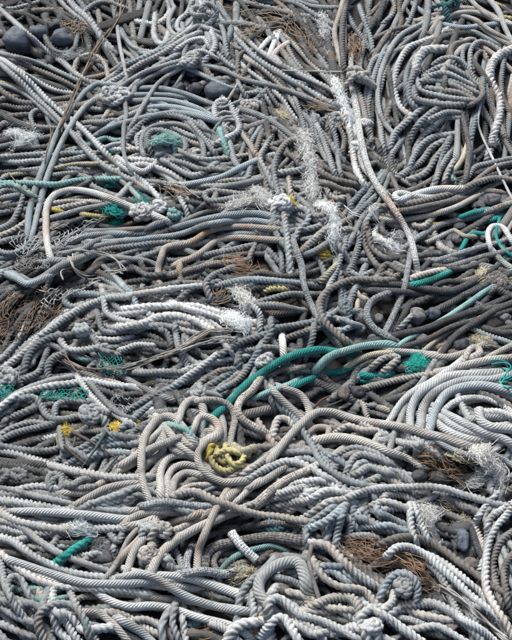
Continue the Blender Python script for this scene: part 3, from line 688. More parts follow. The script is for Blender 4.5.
L g 17 4 | c2 360,60 400,80 440,70 | grey rope above the big bend
B n 18 6 | c2 165,450 230,438 265,470 300,500 | flecked brown braid between the two bright teal ropes
B n 18 5 | c2 380,512 410,450 470,420 530,405 | flecked brown braid under the cream rope
B n 18 5 | c2 60,480 120,462 180,470 | flecked braid below the upper bright teal rope
# c3
B d 19 6 | c3 -20,146 80,146 180,160 270,170 360,142 435,105 | dark flecked braid sagging across the pebbles at right
B d 19 6 | c3 -20,332 60,312 160,290 260,250 380,212 450,190 530,160 | long dark flecked braid under the two round pebbles
B d 18 6 | c3 235,382 300,312 380,262 450,222 530,195 | lower dark flecked braid at the right edge
B d 17 5 | c3 160,145 245,98 335,85 | short dark flecked braid beside the teal stretch
B g 19 5 | c3 100,8 200,24 330,8 | flecked pale braid above the laid stub on the right
L p 19 5 | c3 110,92 190,65 290,42 | pale laid stub above the teal stretch at right
L g 18 4 | c3 -20,100 70,98 | grey rope left of the long flecked braid's end
L n 18 4 x2 | c3 -20,20 30,30 70,60 // c3 -20,60 30,80 70,90 | {o} of two brown ropes left of the long flecked braid's end
S t 18 6 | c3 95,132 170,110 265,68 | teal stretch under the sagging braid
S q 16 5 | c3 40,375 140,312 230,262 310,210 400,150 | pale teal rope slanting between the pebbles
S c 17 5 | c3 140,390 230,322 300,295 390,265 | cream rope slanting below the long dark braid
S n 17 4 | c3 220,155 280,120 330,105 | brownish rope under the sagging braid
S g 17 5 | c3 440,-10 475,30 515,60 | grey rope at the right edge above the frayed flecked knot
S t 15 4 | c3 450,40 480,10 520,5 | teal rope at the right edge above the frayed flecked knot
B g 18 5 | c3 58,160 46,225 15,310 | flecked braid falling left of the round pebbles, outer
B d 18 4 | c3 110,180 70,250 40,300 | flecked braid falling left of the round pebbles, inner
L g 17 4 | c3 100,250 75,270 45,300 | pale laid end left of the round pebbles
S m 19 6 | c3 -20,372 60,385 130,388 200,400 | beige rope left above the teal net scrap
S m 19 6 | c3 190,400 250,408 310,392 355,370 | beige rope right above the teal net scrap
S m 20 6 | c3 290,442 400,417 525,405 | beige rope along the top of the big right coil
S m 18 5 | c3 525,345 455,380 390,412 | beige rope slanting to the right edge above the big right coil
L b 17 4 | c3 375,285 430,310 515,335 | bluish rope by the whitish pebbles at the right edge
B d 16 4 | c3 420,280 470,295 520,290 | dark flecked cord at the right edge above the big right coil
L m 19 6 | c3 -20,440 20,410 70,415 40,450 | beige loop left of the teal net scrap
L m 19 6 | c3 -20,505 60,492 140,475 200,470 | beige rope below the teal net scrap
B m 17 6 | c3 320,415 340,385 375,375 395,410 375,425 | flecked small loop above the big right coil
# ---- row d
L p 19 6 | d0 -30,112 50,57 120,30 200,8 c0 280,508 350,497 d0 430,3 510,20 | long white laid rope arching over the green net scraps at left
L p 21 7 | d0 -30,270 80,285 160,310 250,335 350,357 430,370 530,374 d1 60,375 | thick white rope crossing the lower left in front of the dark twigs
L g 19 6 | d0 95,62 135,58 165,95 195,130 250,130 300,112 | laid grey rope dipping in a U in the lower left
L g 18 6 | d0 330,68 260,72 215,95 208,125 | laid grey rope rising above the U-shaped dip
L g 18 4 x3 | d0 -20,205 40,172 110,150 200,148 // d0 -20,250 50,205 130,180 220,178 | {o} of three grey ropes arching left of the yellow scrap
L g 18 4 x2 | d0 0,150 60,125 120,112 // d0 -20,130 30,110 80,90 | {o} of two grey ropes below the long white laid rope
L p 18 5 | d0 92,240 140,226 215,220 | pale rope with shadow under it left of the yellow scrap
L g 19 5 | d0 -20,252 60,262 140,270 210,268 255,238 | grey rope running just above the thick white crossing rope
L p 19 6 | d0 325,-15 360,42 410,95 470,130 500,155 | pale laid rope slanting over the round knot
L g 19 6 | d0 365,5 420,65 480,115 520,140 | grey laid rope slanting beside the round knot
L b 18 5 x4 | d0 290,265 350,235 420,205 500,200 // d0 330,320 400,285 450,265 520,245 | {o} of four bluish ropes behind the dark twigs
L g 18 5 | d0 235,205 250,260 300,270 330,300 | grey rope bend below the yellow scrap
L g 18 5 | d0 300,210 350,195 420,190 | grey rope under the round knot
L d 18 4 x3 | d0 380,40 440,60 520,70 // d0 420,10 470,30 520,40 | {o} of three dark ropes right of the round knot
L g 17 4 | d0 440,130 480,150 520,150 | grey rope right of the round knot with the yellow scrap
F d 17 4 x3 | d0 -20,320 60,330 140,340 // d0 -10,380 60,390 150,400 | {o} of three dark frayed ropes beneath the thick white crossing rope
F g 17 5 | d0 20,370 60,345 100,365 70,385 40,370 | dark grey curl at the left edge beneath the thick white rope
L p 18 5 | d0 -20,440 60,425 130,412 200,420 270,440 | pale ribbed rope on the left below the dark gap
L g 18 5 | d0 -20,455 80,445 170,450 250,465 | second ribbed rope on the left below the dark gap
F p 20 6 | d0 -30,462 60,470 130,485 200,495 310,520 e0 400,25 515,40 | broad pale rope sweeping right in the lower left
S m 20 6 | d0 300,500 350,465 420,425 520,402 d1 60,400 | smooth warm rope meeting the big loop from the left
S m 18 5 | d0 260,440 340,435 410,395 470,355 525,320 | beige rope passing under the thick white crossing rope
F p 19 5 x4 | d0 330,500 420,460 520,430 // d0 420,512 470,500 525,480 | {o} of four pale strands merging left of the big loop
L g 18 5 | d0 190,400 185,365 220,345 250,365 255,400 | grey coil turn in the dark gap at lower left, outer
L g 16 5 | d0 215,400 215,375 240,370 | grey coil turn in the dark gap at lower left, inner
B g 18 5 x2 | d0 270,400 330,385 380,385 // d0 280,420 340,415 390,400 | {o} of two flecked ropes right of the small coil turn
# d1
S m 19 7 | d1 75,470 52,390 48,310 60,230 90,172 135,132 180,132 225,172 262,225 | big standing loop of warm grey rope in the lower left centre
S m 19 6 | d1 120,430 128,345 165,295 230,285 285,312 | outermost arc of the round coil inside the standing loop
S m 19 6 | d1 150,435 150,372 182,332 240,320 305,342 | second arc of the round coil inside the standing loop
S m 18 6 | d1 180,425 192,382 235,352 310,358 | third arc of the round coil inside the standing loop
B m 17 5 | d1 215,415 230,390 270,375 330,380 | flecked innermost arc of the round coil
B m 17 5 | d1 225,430 260,410 330,400 | flecked rope under the innermost arc
S m 19 7 | d1 215,140 228,85 258,60 290,68 300,110 290,150 | upright warm loop above the round coil
S m 19 7 | d1 268,185 285,145 330,145 365,180 368,225 345,250 | warm rope curl over the yellow strip
S m 19 8 | d1 305,235 280,265 285,320 330,368 390,392 445,388 | warm rope cradling the yellow knot from the left
S m 18 6 | d1 300,245 300,190 325,180 350,205 | inner warm rope curl left of the yellow knot
S c 16 5 | d1 335,175 350,210 355,245 | yellowish strip inside the warm curl
B m 19 7 | d1 290,78 350,72 405,92 425,140 410,190 398,235 | flecked braid arching right of the upright warm loop
S m 18 5 | d1 330,95 370,125 385,170 385,215 | warm rope under the flecked braid arch
B m 20 7 | d2 10,0 d1 500,30 455,65 440,105 465,150 525,195 | flecked braid bend below the teal rope end
S m 18 6 x3 | d1 175,150 215,220 260,275 // d1 165,240 190,265 240,290 | {o} of three warm ropes gathering above the round coil
F q 13 7 | d1 160,158 225,180 262,222 | pale teal twist crossing the standing loop
L b 18 5 | d1 -20,170 80,92 160,22 210,-10 | blue laid rope slanting up at the left of the dark wedge
L g 18 5 | d1 -20,118 60,70 130,30 | grey laid rope left above the blue slanting one
L g 18 4 x2 | d1 -10,230 60,195 110,185 // d1 -10,200 50,170 90,150 | {o} of two grey ropes left of the standing loop
S m 18 5 x3 | d1 -20,330 50,280 130,200 // d1 60,320 120,290 160,260 | {o} of three warm ropes passing inside the standing loop
B m 17 6 | d1 70,285 120,250 180,215 | flecked braid inside the standing loop
L d 17 3 x2 | d1 80,140 110,110 170,110 // d1 180,60 220,50 260,40 | {o} of two dark ropes in the dark wedge
S m 18 5 x2 | d1 -20,372 40,368 100,360 // d1 -20,405 40,402 90,395 | {o} of two warm ropes crossing the foot of the standing loop
B g 19 7 | d1 75,468 160,460 250,474 320,482 | flecked grey rope lying along the foot of the round coil
L m 20 8 | d1 185,440 220,430 270,432 330,460 400,485 e2 0,8 90,16 195,32 | long twisted beige rope running right below the yellow knot
S m 20 6 | d1 380,455 440,412 525,360 d2 60,335 | warm rope rising right from the twisted beige rope, upper
S m 20 6 | d1 425,470 480,430 530,395 | warm rope rising right from the twisted beige rope, lower
L m 19 6 | d1 430,365 470,340 530,315 | frayed beige rope end right of the yellow knot
L g 17 5 | d1 430,175 460,200 510,225 | dark grey rope right of the flecked arch
L g 18 5 | d1 -20,460 40,440 90,470 110,520 | grey rope running under the foot of the standing loop
L g 18 5 x2 | d1 20,420 80,420 120,450 // d1 100,490 180,495 260,500 | {o} of two ropes at the bottom left of the round coil
# d2
S m 21 8 | d2 70,315 120,240 180,165 240,117 300,113 380,138 450,152 520,160 d3 80,172 160,195 240,216 315,242 | thick beige rope with rusty end curving across the lower right centre
S m 20 7 | d2 235,228 320,214 420,225 490,248 d3 0,262 80,292 155,342 | second thick beige rope below the rusty-ended one
L b 20 7 | d2 185,185 228,250 262,315 330,372 410,415 | bluish laid rope slanting under the thick beige ropes
L b 19 6 | d2 245,240 280,310 325,385 | second bluish laid rope slanting under the thick beige ropes
L b 19 6 | d2 300,295 370,330 430,380 480,430 | third bluish laid rope slanting under the thick beige ropes
S m 19 6 | d2 90,40 140,105 190,165 | beige rope left of the rusty-ended rope, lower
S m 19 6 | d2 120,15 180,45 212,110 200,150 | beige rope left of the rusty-ended rope, upper
L m 19 6 | d2 55,170 75,130 120,130 170,175 | beige bend below the flecked braid bend
L m 19 6 | d2 25,150 50,200 75,255 | rust-stained beige rope dropping left of the rusty end
S m 18 6 | d2 205,190 250,165 300,180 295,205 | small beige bend between the two thick beige ropes
L m 19 6 | d2 -30,345 40,300 85,255 110,240 | frayed beige rope going down-left from the rusty end
L p 20 7 | d2 -30,375 60,332 130,310 210,328 290,372 | pale rope bow in the lower centre
S m 20 6 | d2 -30,430 50,378 110,335 | warm rope below the pale rope bow
B m 20 7 | d2 10,460 70,415 130,375 205,342 | flecked grey braid in the lower centre
L m 19 6 | d2 -30,475 80,460 185,455 | warm laid rope below the flecked grey braid
L p 18 6 | d2 105,430 180,410 230,395 | short pale rope above the white laid mass
L g 17 5 x2 | d2 150,400 190,370 225,360 // d2 160,300 190,290 210,300 | {o} of two grey ropes under the pale rope bow
L g 18 6 x4 | d2 315,270 400,252 525,285 // d2 400,360 450,335 520,370 | {o} of four blue-grey arcs left of the big right coil
L g 17 5 x2 | d2 360,300 400,285 440,300 // d2 420,350 450,360 500,365 | {o} of two darker short ropes under the blue-grey arcs
L p 19 6 x4 | d2 195,385 270,400 360,450 // d2 180,480 230,510 e2 200,60 | {o} of four white laid ropes in the knot mass at bottom centre
L p 19 7 x3 | d2 240,430 300,420 370,440 // d2 220,512 290,475 390,480 | {o} of three white laid turns across the knot mass at bottom centre
L p 20 8 | d2 385,440 440,422 515,412 d3 80,410 170,405 240,415 300,435 380,457 460,480 530,492 | long white rope running to the right edge below the brown frays
L b 19 6 | d2 405,450 395,490 e2 385,30 370,105 | bluish rope dropping from the start of the long white rope
L m 16 5 | d2 365,105 400,82 440,95 450,125 | small beige laid loop by the brown stone
L m 17 5 x2 | d2 330,190 380,170 440,185 // d2 400,200 450,190 510,200 | {o} of two rough ropes between the two thick beige ropes
# d3
S p 20 6 | d3 10,145 55,85 105,35 165,0 c3 240,455 | first and outermost arc of the big right coil
S p 21 7 | d3 95,165 102,100 140,35 195,0 c3 250,478 330,465 | second arc of the big right coil
S p 21 7 | d3 142,175 152,105 190,45 250,10 320,-12 400,-10 | third arc of the big right coil
S b 21 7 | d3 172,185 200,105 250,42 330,12 420,8 525,30 | fourth bluish arc of the big right coil
B p 19 6 | d3 220,105 300,62 400,55 470,75 525,110 | flecked fifth arc of the big right coil
S b 20 6 | d3 255,48 340,28 440,30 525,65 | sixth bluish arc of the big right coil
S p 21 8 cut | d3 380,78 385,130 430,168 525,192 | blunt rope end folded over inside the big right coil
L p 20 7 | d3 415,108 465,108 525,130 | pale rope in the mouth of the big right coil
S p 20 6 x3 | d3 270,118 330,160 430,200 525,215 // d3 220,140 255,185 330,215 410,235 | {o} of three lower turns of the big right coil
L p 19 5 x2 | d3 320,110 370,150 430,185 // d3 470,225 500,235 530,240 | {o} of two pale ropes under the blunt folded end
S m 18 5 | d3 -10,100 20,110 50,90 | rusty beige rope left of the big right coil
L g 19 5 x3 | d3 -20,285 40,330 85,390 // d3 -20,360 20,385 60,400 | {o} of three blue-grey ropes left of the black hollow
F p 18 5 x2 | d3 -10,205 60,225 130,245 // d3 -10,190 80,210 180,225 | {o} of two frayed pale ropes between the thick beige ropes
L p 19 5 x3 | d3 -20,430 40,440 90,450 // d3 -20,490 40,500 80,512 | {o} of three whitish ropes at left under the long white rope
L p 18 6 | d3 470,450 440,420 450,380 480,350 | pale rope bend at the right edge above the long white rope
L n 18 5 | d3 480,440 505,420 525,400 | brownish rope at the right edge above the long white rope
# ---- row e
L p 20 6 | e0 -30,92 50,112 120,162 200,207 280,237 360,255 440,265 530,295 e1 60,310 | uppermost long rope of the pale group in the lower left corner
L p 20 7 | e0 -30,130 10,160 50,200 100,243 170,280 260,300 350,305 520,312 e1 80,325 | laid rope, lowest of the pale group in the lower left corner
S p 19 7 | e0 55,200 140,226 240,256 340,280 520,287 e1 90,290 | middle rope of the pale group in the lower left corner
L p 19 5 | e0 -20,80 70,125 130,185 180,215 | short rope inside the pale group at the lower left edge
S m 18 5 | e0 60,230 130,250 220,275 | warm rope hidden under the pale group
L p 21 6 | e0 -30,-10 50,35 130,55 210,66 310,72 | thick laid rope at left above the dark teal piece
S p 20 6 | e0 90,-8 220,0 350,12 520,30 e1 40,20 | smooth pale rope above the thick laid rope
F p 19 6 | e0 275,68 340,72 400,62 525,58 | frayed pale rope reaching right over the dark hollow
F p 17 5 x3 | e0 -20,72 100,88 230,90 // e0 60,110 150,95 270,80 | {o} of three frayed strands left of the dark teal piece
F g 15 5 x3 | e0 160,155 200,140 250,110 // e0 330,200 370,160 420,110 | {o} of three frayed grey strands round the dark teal piece
F t 19 6 | e0 225,192 280,150 355,98 | dark teal rope piece in the lower left hollow
L g 19 6 | e0 -10,190 5,230 20,300 55,365 105,435 | grey rope falling along the lower left edge
L g 18 6 | e0 30,345 20,285 45,250 75,262 90,300 | small grey hook in the lower left corner
L g 19 6 | e0 -20,370 50,415 140,452 | rope running right from the lower left edge
L p 19 6 | e0 -20,425 60,462 155,495 | pale rope at the very bottom left
L g 18 5 x2 | e0 75,350 90,395 125,450 // e0 115,375 125,400 150,440 | {o} of two upright ropes left of the bottom coil
L g 20 8 | e0 178,520 150,460 155,405 210,370 275,378 320,425 345,512 | outer turn of the bottom left coil
L p 19 7 x4 | e0 200,395 225,450 270,515 // e0 290,395 340,440 385,515 | {o} of four pale ropes filling the bottom left coil
S q 10 8 | e0 320,410 345,470 | pale teal streak cord on the bottom left coil
S m 20 7 | e0 305,402 380,402 440,440 510,512 | warm rope leaving the bottom left coil to the right
S p 21 6 | e0 388,325 440,362 520,385 e1 90,378 180,388 270,416 365,442 | long rope along the lower edge of the pale central group
L m 18 5 x2 | e0 395,402 460,400 530,420 // e0 270,365 340,340 400,330 | {o} of two warm ropes in the dark hollow beside the bottom coil
L q 16 3 x2 | e0 60,300 140,310 220,330 // e0 100,340 180,350 260,350 | {o} of two faint teal ropes in the gap under the pale group
S m 14 6 | e0 425,248 470,190 e1 0,110 30,75 | thin beige rope slanting up right of the dark hollow
L g 17 5 x2 | e0 440,90 470,120 500,100 // e0 380,160 420,180 460,150 | {o} of two dark grey ropes in the hollow right of the teal piece
# e1
S p 20 8 | e1 -30,258 60,246 115,265 180,310 260,350 340,375 440,392 | rope crossing diagonally over the pale central group
S p 20 7 | e1 115,258 220,262 320,286 445,328 | upper right rope of the pale central group
S m 19 6 x2 | e1 -20,285 100,290 220,300 420,350 // e1 -20,330 100,342 210,355 310,388 | {o} of two ropes between the edges of the pale central group
S m 20 7 | e1 88,240 118,180 180,122 260,72 345,22 | smooth warm rope rising up right above the pale central group
S o 20 7 | d1 360,490 e1 340,10 310,75 280,150 268,235 | rust-tinged rope standing above the pale central group
S o 19 6 | e1 155,52 230,22 310,-12 | rusty warm rope rising beside the fine flecked one
B m 18 6 | e1 175,78 245,52 315,15 | fine flecked rope above the smooth warm rope
S m 19 6 x2 | e1 -20,60 60,40 150,10 // e1 -20,20 60,10 150,-10 | {o} of two pale ropes above the knots in the bottom left centre
S o 16 6 | e1 -20,150 30,110 75,65 130,50 | rust-spotted rope curving over the knots in the bottom left centre
S m 18 6 | e1 -10,240 30,165 80,110 | warm rope bend left of the knots in the bottom left centre
L g 18 5 x2 | e1 90,200 130,150 180,110 // e1 110,225 150,210 190,200 | {o} of two grey ropes below the small knots
L g 18 6 | e1 192,138 212,185 222,245 | left of two short laid ropes behind the rust-tinged rope
B g 18 6 | e1 245,145 235,190 248,235 | right of two short ropes behind the rust-tinged rope, flecked
B n 24 6 | e1 298,240 305,180 345,138 420,118 525,98 e2 80,95 190,112 | thick braided grey hawser bending right under the cut braid end
B d 18 5 | e1 348,112 360,70 395,50 430,75 | dark flecked loop behind the cut braid end
B p 20 8 cut | e1 410,82 450,128 525,192 | black-and-white braid with a cut end pointing up-left
S q 18 5 | e1 355,238 400,192 460,160 530,140 e2 60,130 140,142 | pale teal rope under the grey hawser
L n 17 4 | e1 400,240 450,210 520,190 | brownish rope below the pale teal one
B g 18 7 | e1 245,252 310,244 390,260 445,252 | flecked laid rope along the top of the pale central group
S p 19 7 | e1 -30,428 40,470 115,520 | pale rope leaving the frame at bottom left centre
L g 19 6 | e1 145,405 128,450 145,520 | first of three upright laid ropes at the bottom edge
L g 19 6 | e1 190,405 178,455 192,520 | second of three upright laid ropes at the bottom edge
L p 18 6 | e1 208,425 225,470 245,525 | third of three upright laid ropes at the bottom edge
L m 18 5 | e1 10,440 60,440 115,470 | warm rope left of the upright laid ropes
L p 18 6 | e1 345,455 395,480 430,520 | pale rope at the bottom edge right of the upright ones
L g 22 7 | e1 525,235 470,285 445,340 440,400 | laid grey rope curving down right of the pale central group
L g 20 6 | e1 540,270 500,310 490,370 | second laid grey rope beside the curving one
L p 24 7 | e1 395,530 420,480 470,445 530,435 | thick pale rope at the bottom edge beside the red-brown frays
# e2
S g 27 7 | e2 45,360 12,320 15,270 60,225 120,200 170,205 195,250 205,290 | very thick grey hawser arching round the pinkish stone
B g 19 6 | e2 95,262 150,275 210,312 | flecked rope under the arch of the hawser
L p 23 8 | e2 225,130 280,135 335,182 400,242 470,285 | thick white laid rope slanting right at the bottom
L m 21 7 | e2 310,135 370,162 430,215 490,252 | beige laid rope beside the thick white slanting one
L p 22 8 | e2 48,400 50,360 85,342 125,365 180,412 260,437 340,478 410,515 | white laid rope running along the bottom from a hooked bend
L p 22 8 | e2 45,470 80,432 110,430 140,470 170,525 | pale rope bend at the bottom edge under the hooked bend
L p 20 6 x3 | e2 140,425 200,475 250,520 // e2 190,420 260,470 310,520 | {o} of three ropes under the white bottom rope
L m 21 7 | e2 115,320 180,335 240,362 300,385 390,398 | beige rope with frayed tip above the white bottom rope
L m 21 7 | e2 240,360 310,338 380,345 412,385 410,430 | beige rope bend right of the frayed-tip one
L m 20 6 | e2 235,225 270,275 330,302 430,312 470,350 | beige rope under the thick white slanting one
L m 19 6 | e2 190,400 250,400 330,400 | dull beige rope in the hollow above the white bottom rope
L b 19 5 x3 | e2 260,210 330,240 410,290 // e2 230,250 270,220 330,230 | {o} of three bluish ropes hidden under the thick white slanting rope
L b 20 7 | e2 205,95 210,55 250,20 310,-15 | leftmost blue-white rope of the knot mass foot
L b 20 7 | e2 245,65 290,40 345,-10 | second blue-white rope of the knot mass foot
L b 20 7 | e2 285,115 305,60 345,5 | third blue-white rope of the knot mass foot
L b 20 7 | e2 325,118 340,60 365,0 | fourth blue-white rope of the knot mass foot
L b 20 6 | e2 395,102 450,92 520,112 | blue-white rope right of the knot mass foot
L b 19 6 x2 | e2 420,10 470,50 520,80 // e2 470,0 500,30 530,50 | {o} of two blue-white ropes in the corner right of the knot mass foot
S n 10 8 | e2 212,135 205,190 220,250 245,320 | thin brown strap hanging over the arch of the hawser
L p 22 7 | e2 530,365 460,385 420,425 425,480 | white rope bending down at the bottom right of centre
L p 22 7 | e2 530,400 480,430 470,500 | second white rope bending down at the bottom right of centre
L p 21 6 x2 | e2 400,480 450,480 520,510 // e2 430,440 470,440 530,450 | {o} of two white ropes at the bottom edge right of centre
L p 20 6 x2 | e2 60,310 30,370 20,420 // e2 -10,330 -5,400 0,460 | {o} of two dark-grey ropes left of the hooked bend
# e3
L n 20 7 | e3 -30,125 60,102 140,105 220,142 300,202 390,275 | brown laid rope on top of the slanting group at bottom right
L p 20 8 | e3 15,165 45,142 90,138 150,162 220,218 290,282 360,342 440,400 500,450 | white laid rope of the slanting group at bottom right, with hooked start
L p 20 7 | e3 125,138 215,188 300,252 390,322 450,400 520,480 | middle rope of the slanting group at bottom right
L p 21 8 | d3 505,480 e3 480,10 438,65 415,135 404,220 408,300 440,370 490,450 520,515 | pale rope falling vertically then joining the slanting group
L n 19 6 | e3 445,310 432,215 460,135 525,92 | outer brown loop at the right edge, bottom
L n 18 6 | e3 485,310 478,225 525,145 | inner brown loop at the right edge, bottom
L p 18 5 x2 | e3 380,20 370,60 390,110 // e3 420,0 410,40 415,90 | {o} of two pale ropes left of the vertical pale rope
B d 17 5 | e3 350,80 370,140 395,190 | dark flecked cord beside the blue-grey stone
L b 20 6 x3 | e3 -20,5 50,38 115,92 // e3 -20,75 40,82 100,95 | {o} of three blue-white ropes at the left of the white tangle
L p 18 7 | e3 100,-10 105,45 125,95 | white rope falling left of the white tangle
L p 18 7 | e3 130,-10 150,50 175,100 | white rope falling through the white tangle
L b 21 8 | e3 -20,310 10,265 55,238 105,258 128,310 115,350 | bluish laid rope looped over the rusty frays at bottom right
L p 20 7 | e3 70,275 45,320 45,370 10,405 | white rope hanging from the bluish loop
L p 22 7 | e3 110,355 200,362 270,400 330,445 400,520 | thick pale rope below the tan net roll
L m 20 6 | e3 55,375 140,412 215,432 | brown-stained rope below the bluish loop
L p 22 8 | e3 -30,408 50,460 135,525 | thick white rope leaving the frame at the bottom right
B p 18 6 | e3 30,430 110,435 200,460 | flecked white rope beside the thick white rope
L p 20 6 | e3 125,475 210,462 310,515 | pale rope at the bottom edge between the thick ones
L p 20 7 | e3 320,425 400,472 460,525 | pale rope near the bottom right corner
L g 18 4 x3 | e3 150,180 220,240 280,320 // e3 380,360 430,420 480,490 | {o} of three grey ropes in the gap of the slanting group
"""

# hanks: one rope wound into a bundle; each turn is a part
HANKS = {
 'big wrapped hank of grey laid rope at upper right': (6, 17, 'g', [
  'b3 200,-20 150,35 118,90 100,140', 'a3 225,408 150,440 80,500 b3 45,20 22,80', 'a3 290,425 225,435 150,485 b3 110,20 85,75',
  'b3 255,35 195,75 155,130 95,180 55,215', 'b3 278,12 205,28 145,75 112,130 95,170', 'b3 250,60 205,120 165,180 100,215',
  'b3 272,50 232,120 202,185 180,235', 'b3 278,100 245,165 222,232',  'b3 282,150 265,190 255,230',
  'a3 300,480 240,470 170,510', 'a3 300,455 260,452 190,490',
  '!F w 24 a3 225,195 175,195 140,225 128,280', 'a3 130,270 108,330 105,395 125,430', 
  'a3 175,262 225,235 290,238 335,275 385,335', 'a3 180,285 245,262 305,290 375,345', 'a3 185,300 250,290 310,315 370,352',
  'a3 140,318 200,305 280,322 365,362', 'a3 150,335 210,330 290,345 362,378', 'a3 160,345 220,355 300,368 362,395',
  'a3 138,330 145,362 215,385 290,400 352,405', 'a3 128,345 135,385 200,405 280,415 340,412',
  '!B n 15 a3 385,335 395,370 375,405 345,425']),
 'yellow tangled knot in the lower centre': (9, 15, 'Y', [
  '!F y 15 d1 318,300 322,265 340,255 355,275', 'd1 318,290 335,325 375,345 420,335 445,305', 'd1 350,262 362,300 385,312 402,290 398,255',
  'd1 395,250 402,290 425,318 455,322', 'd1 405,248 445,245 472,270 470,305 440,320', 'd1 345,305 385,285 430,288 465,300', '!F c 16 d1 425,262 455,275 480,262']),
}

# knots: colour, rope mm, layer, centre, radius in tile units, label
KNOTS = """
p 15 7 | a0 462,375 | 60 | cream lashing knot with frayed wraps at upper left
p 15 7 | a1 262,232 | 55 | round white ball knot at the foot of the large knot cluster
g 14 7 | a1 300,60 | 60 | upper tangled knot of the large knot cluster at the top edge
p 15 6 | a1 485,425 | 42 | pale round knot right of the lashed eye
q 11 5 | b1 150,55 | 40 | teal frayed knot inside the grey loop at upper left
m 17 7 | a2 395,305 | 58 | beige looped knot below the dark hollow at upper right
g 14 5 | a2 15,350 | 45 | grey tangled knot below the stubby white loops
g 14 5 | a2 310,485 | 40 | pale knot under the brown arcs
w 10 8 | a2 440,490 | 20 | small white ball of fibre on the worn rope at upper middle
w 10 8 | b2 400,65 | 22 | second small white ball of fibre lower on the worn rope
Q 13 5 | a3 270,8 | 48 | blue-teal knot at the top edge above the big hank
w 15 7 | b2 105,300 | 40 | white knot tied with yellow bits in the centre
p 15 6 | b1 60,340 | 52 | left pale knot right of the low arch
p 15 6 | b1 125,312 | 42 | middle pale knot right of the low arch
q 12 6 | b1 188,345 | 40 | right pale teal knot right of the low arch
g 15 6 | b0 480,285 | 26 | tiny pale knot at the end of the low arch
B 14 6 | c3 450,95 | 48 | frayed flecked knot at the right edge above the pebbles
g 16 7 | d0 365,120 | 52 | round grey knot left of centre below the green net scraps
g 15 5 | c0 320,300 | 40 | grey knot in the middle of the left tangle
p 15 5 | c0 30,480 | 45 | grey knot near the left edge below the brown net
p 15 6 | c2 40,420 | 40 | rough grey knot left of the white stub above the teal rope
g 14 5 | d1 290,30 | 45 | small grey knot left of the upper teal rope's end
m 15 7 | e1 140,72 | 40 | first pale knot in the bottom left centre
m 14 7 | e1 80,170 | 38 | second pale knot in the bottom left centre
g 14 6 | e1 95,60 | 34 | third smaller knot in the bottom left centre
g 14 6 | e1 160,205 | 36 | tangled knot above the pale central group
q 14 5 | e1 265,447 | 30 | small teal knot near the bottom edge
Q 14 4 | e2 80,50 | 50 | dark teal knot under the long twisted beige rope
g 17 7 | e3 75,300 | 52 | bluish knot on the rusty frays at bottom right
p 19 7 | e2 460,445 | 55 | large white knot at the bottom right of centre
b 15 5 | c2 340,200 | 45 | blue-grey knot hanging inside the big bend
d 14 4 | e0 470,110 | 36 | dark knot in the hollow right of the dark teal piece
"""

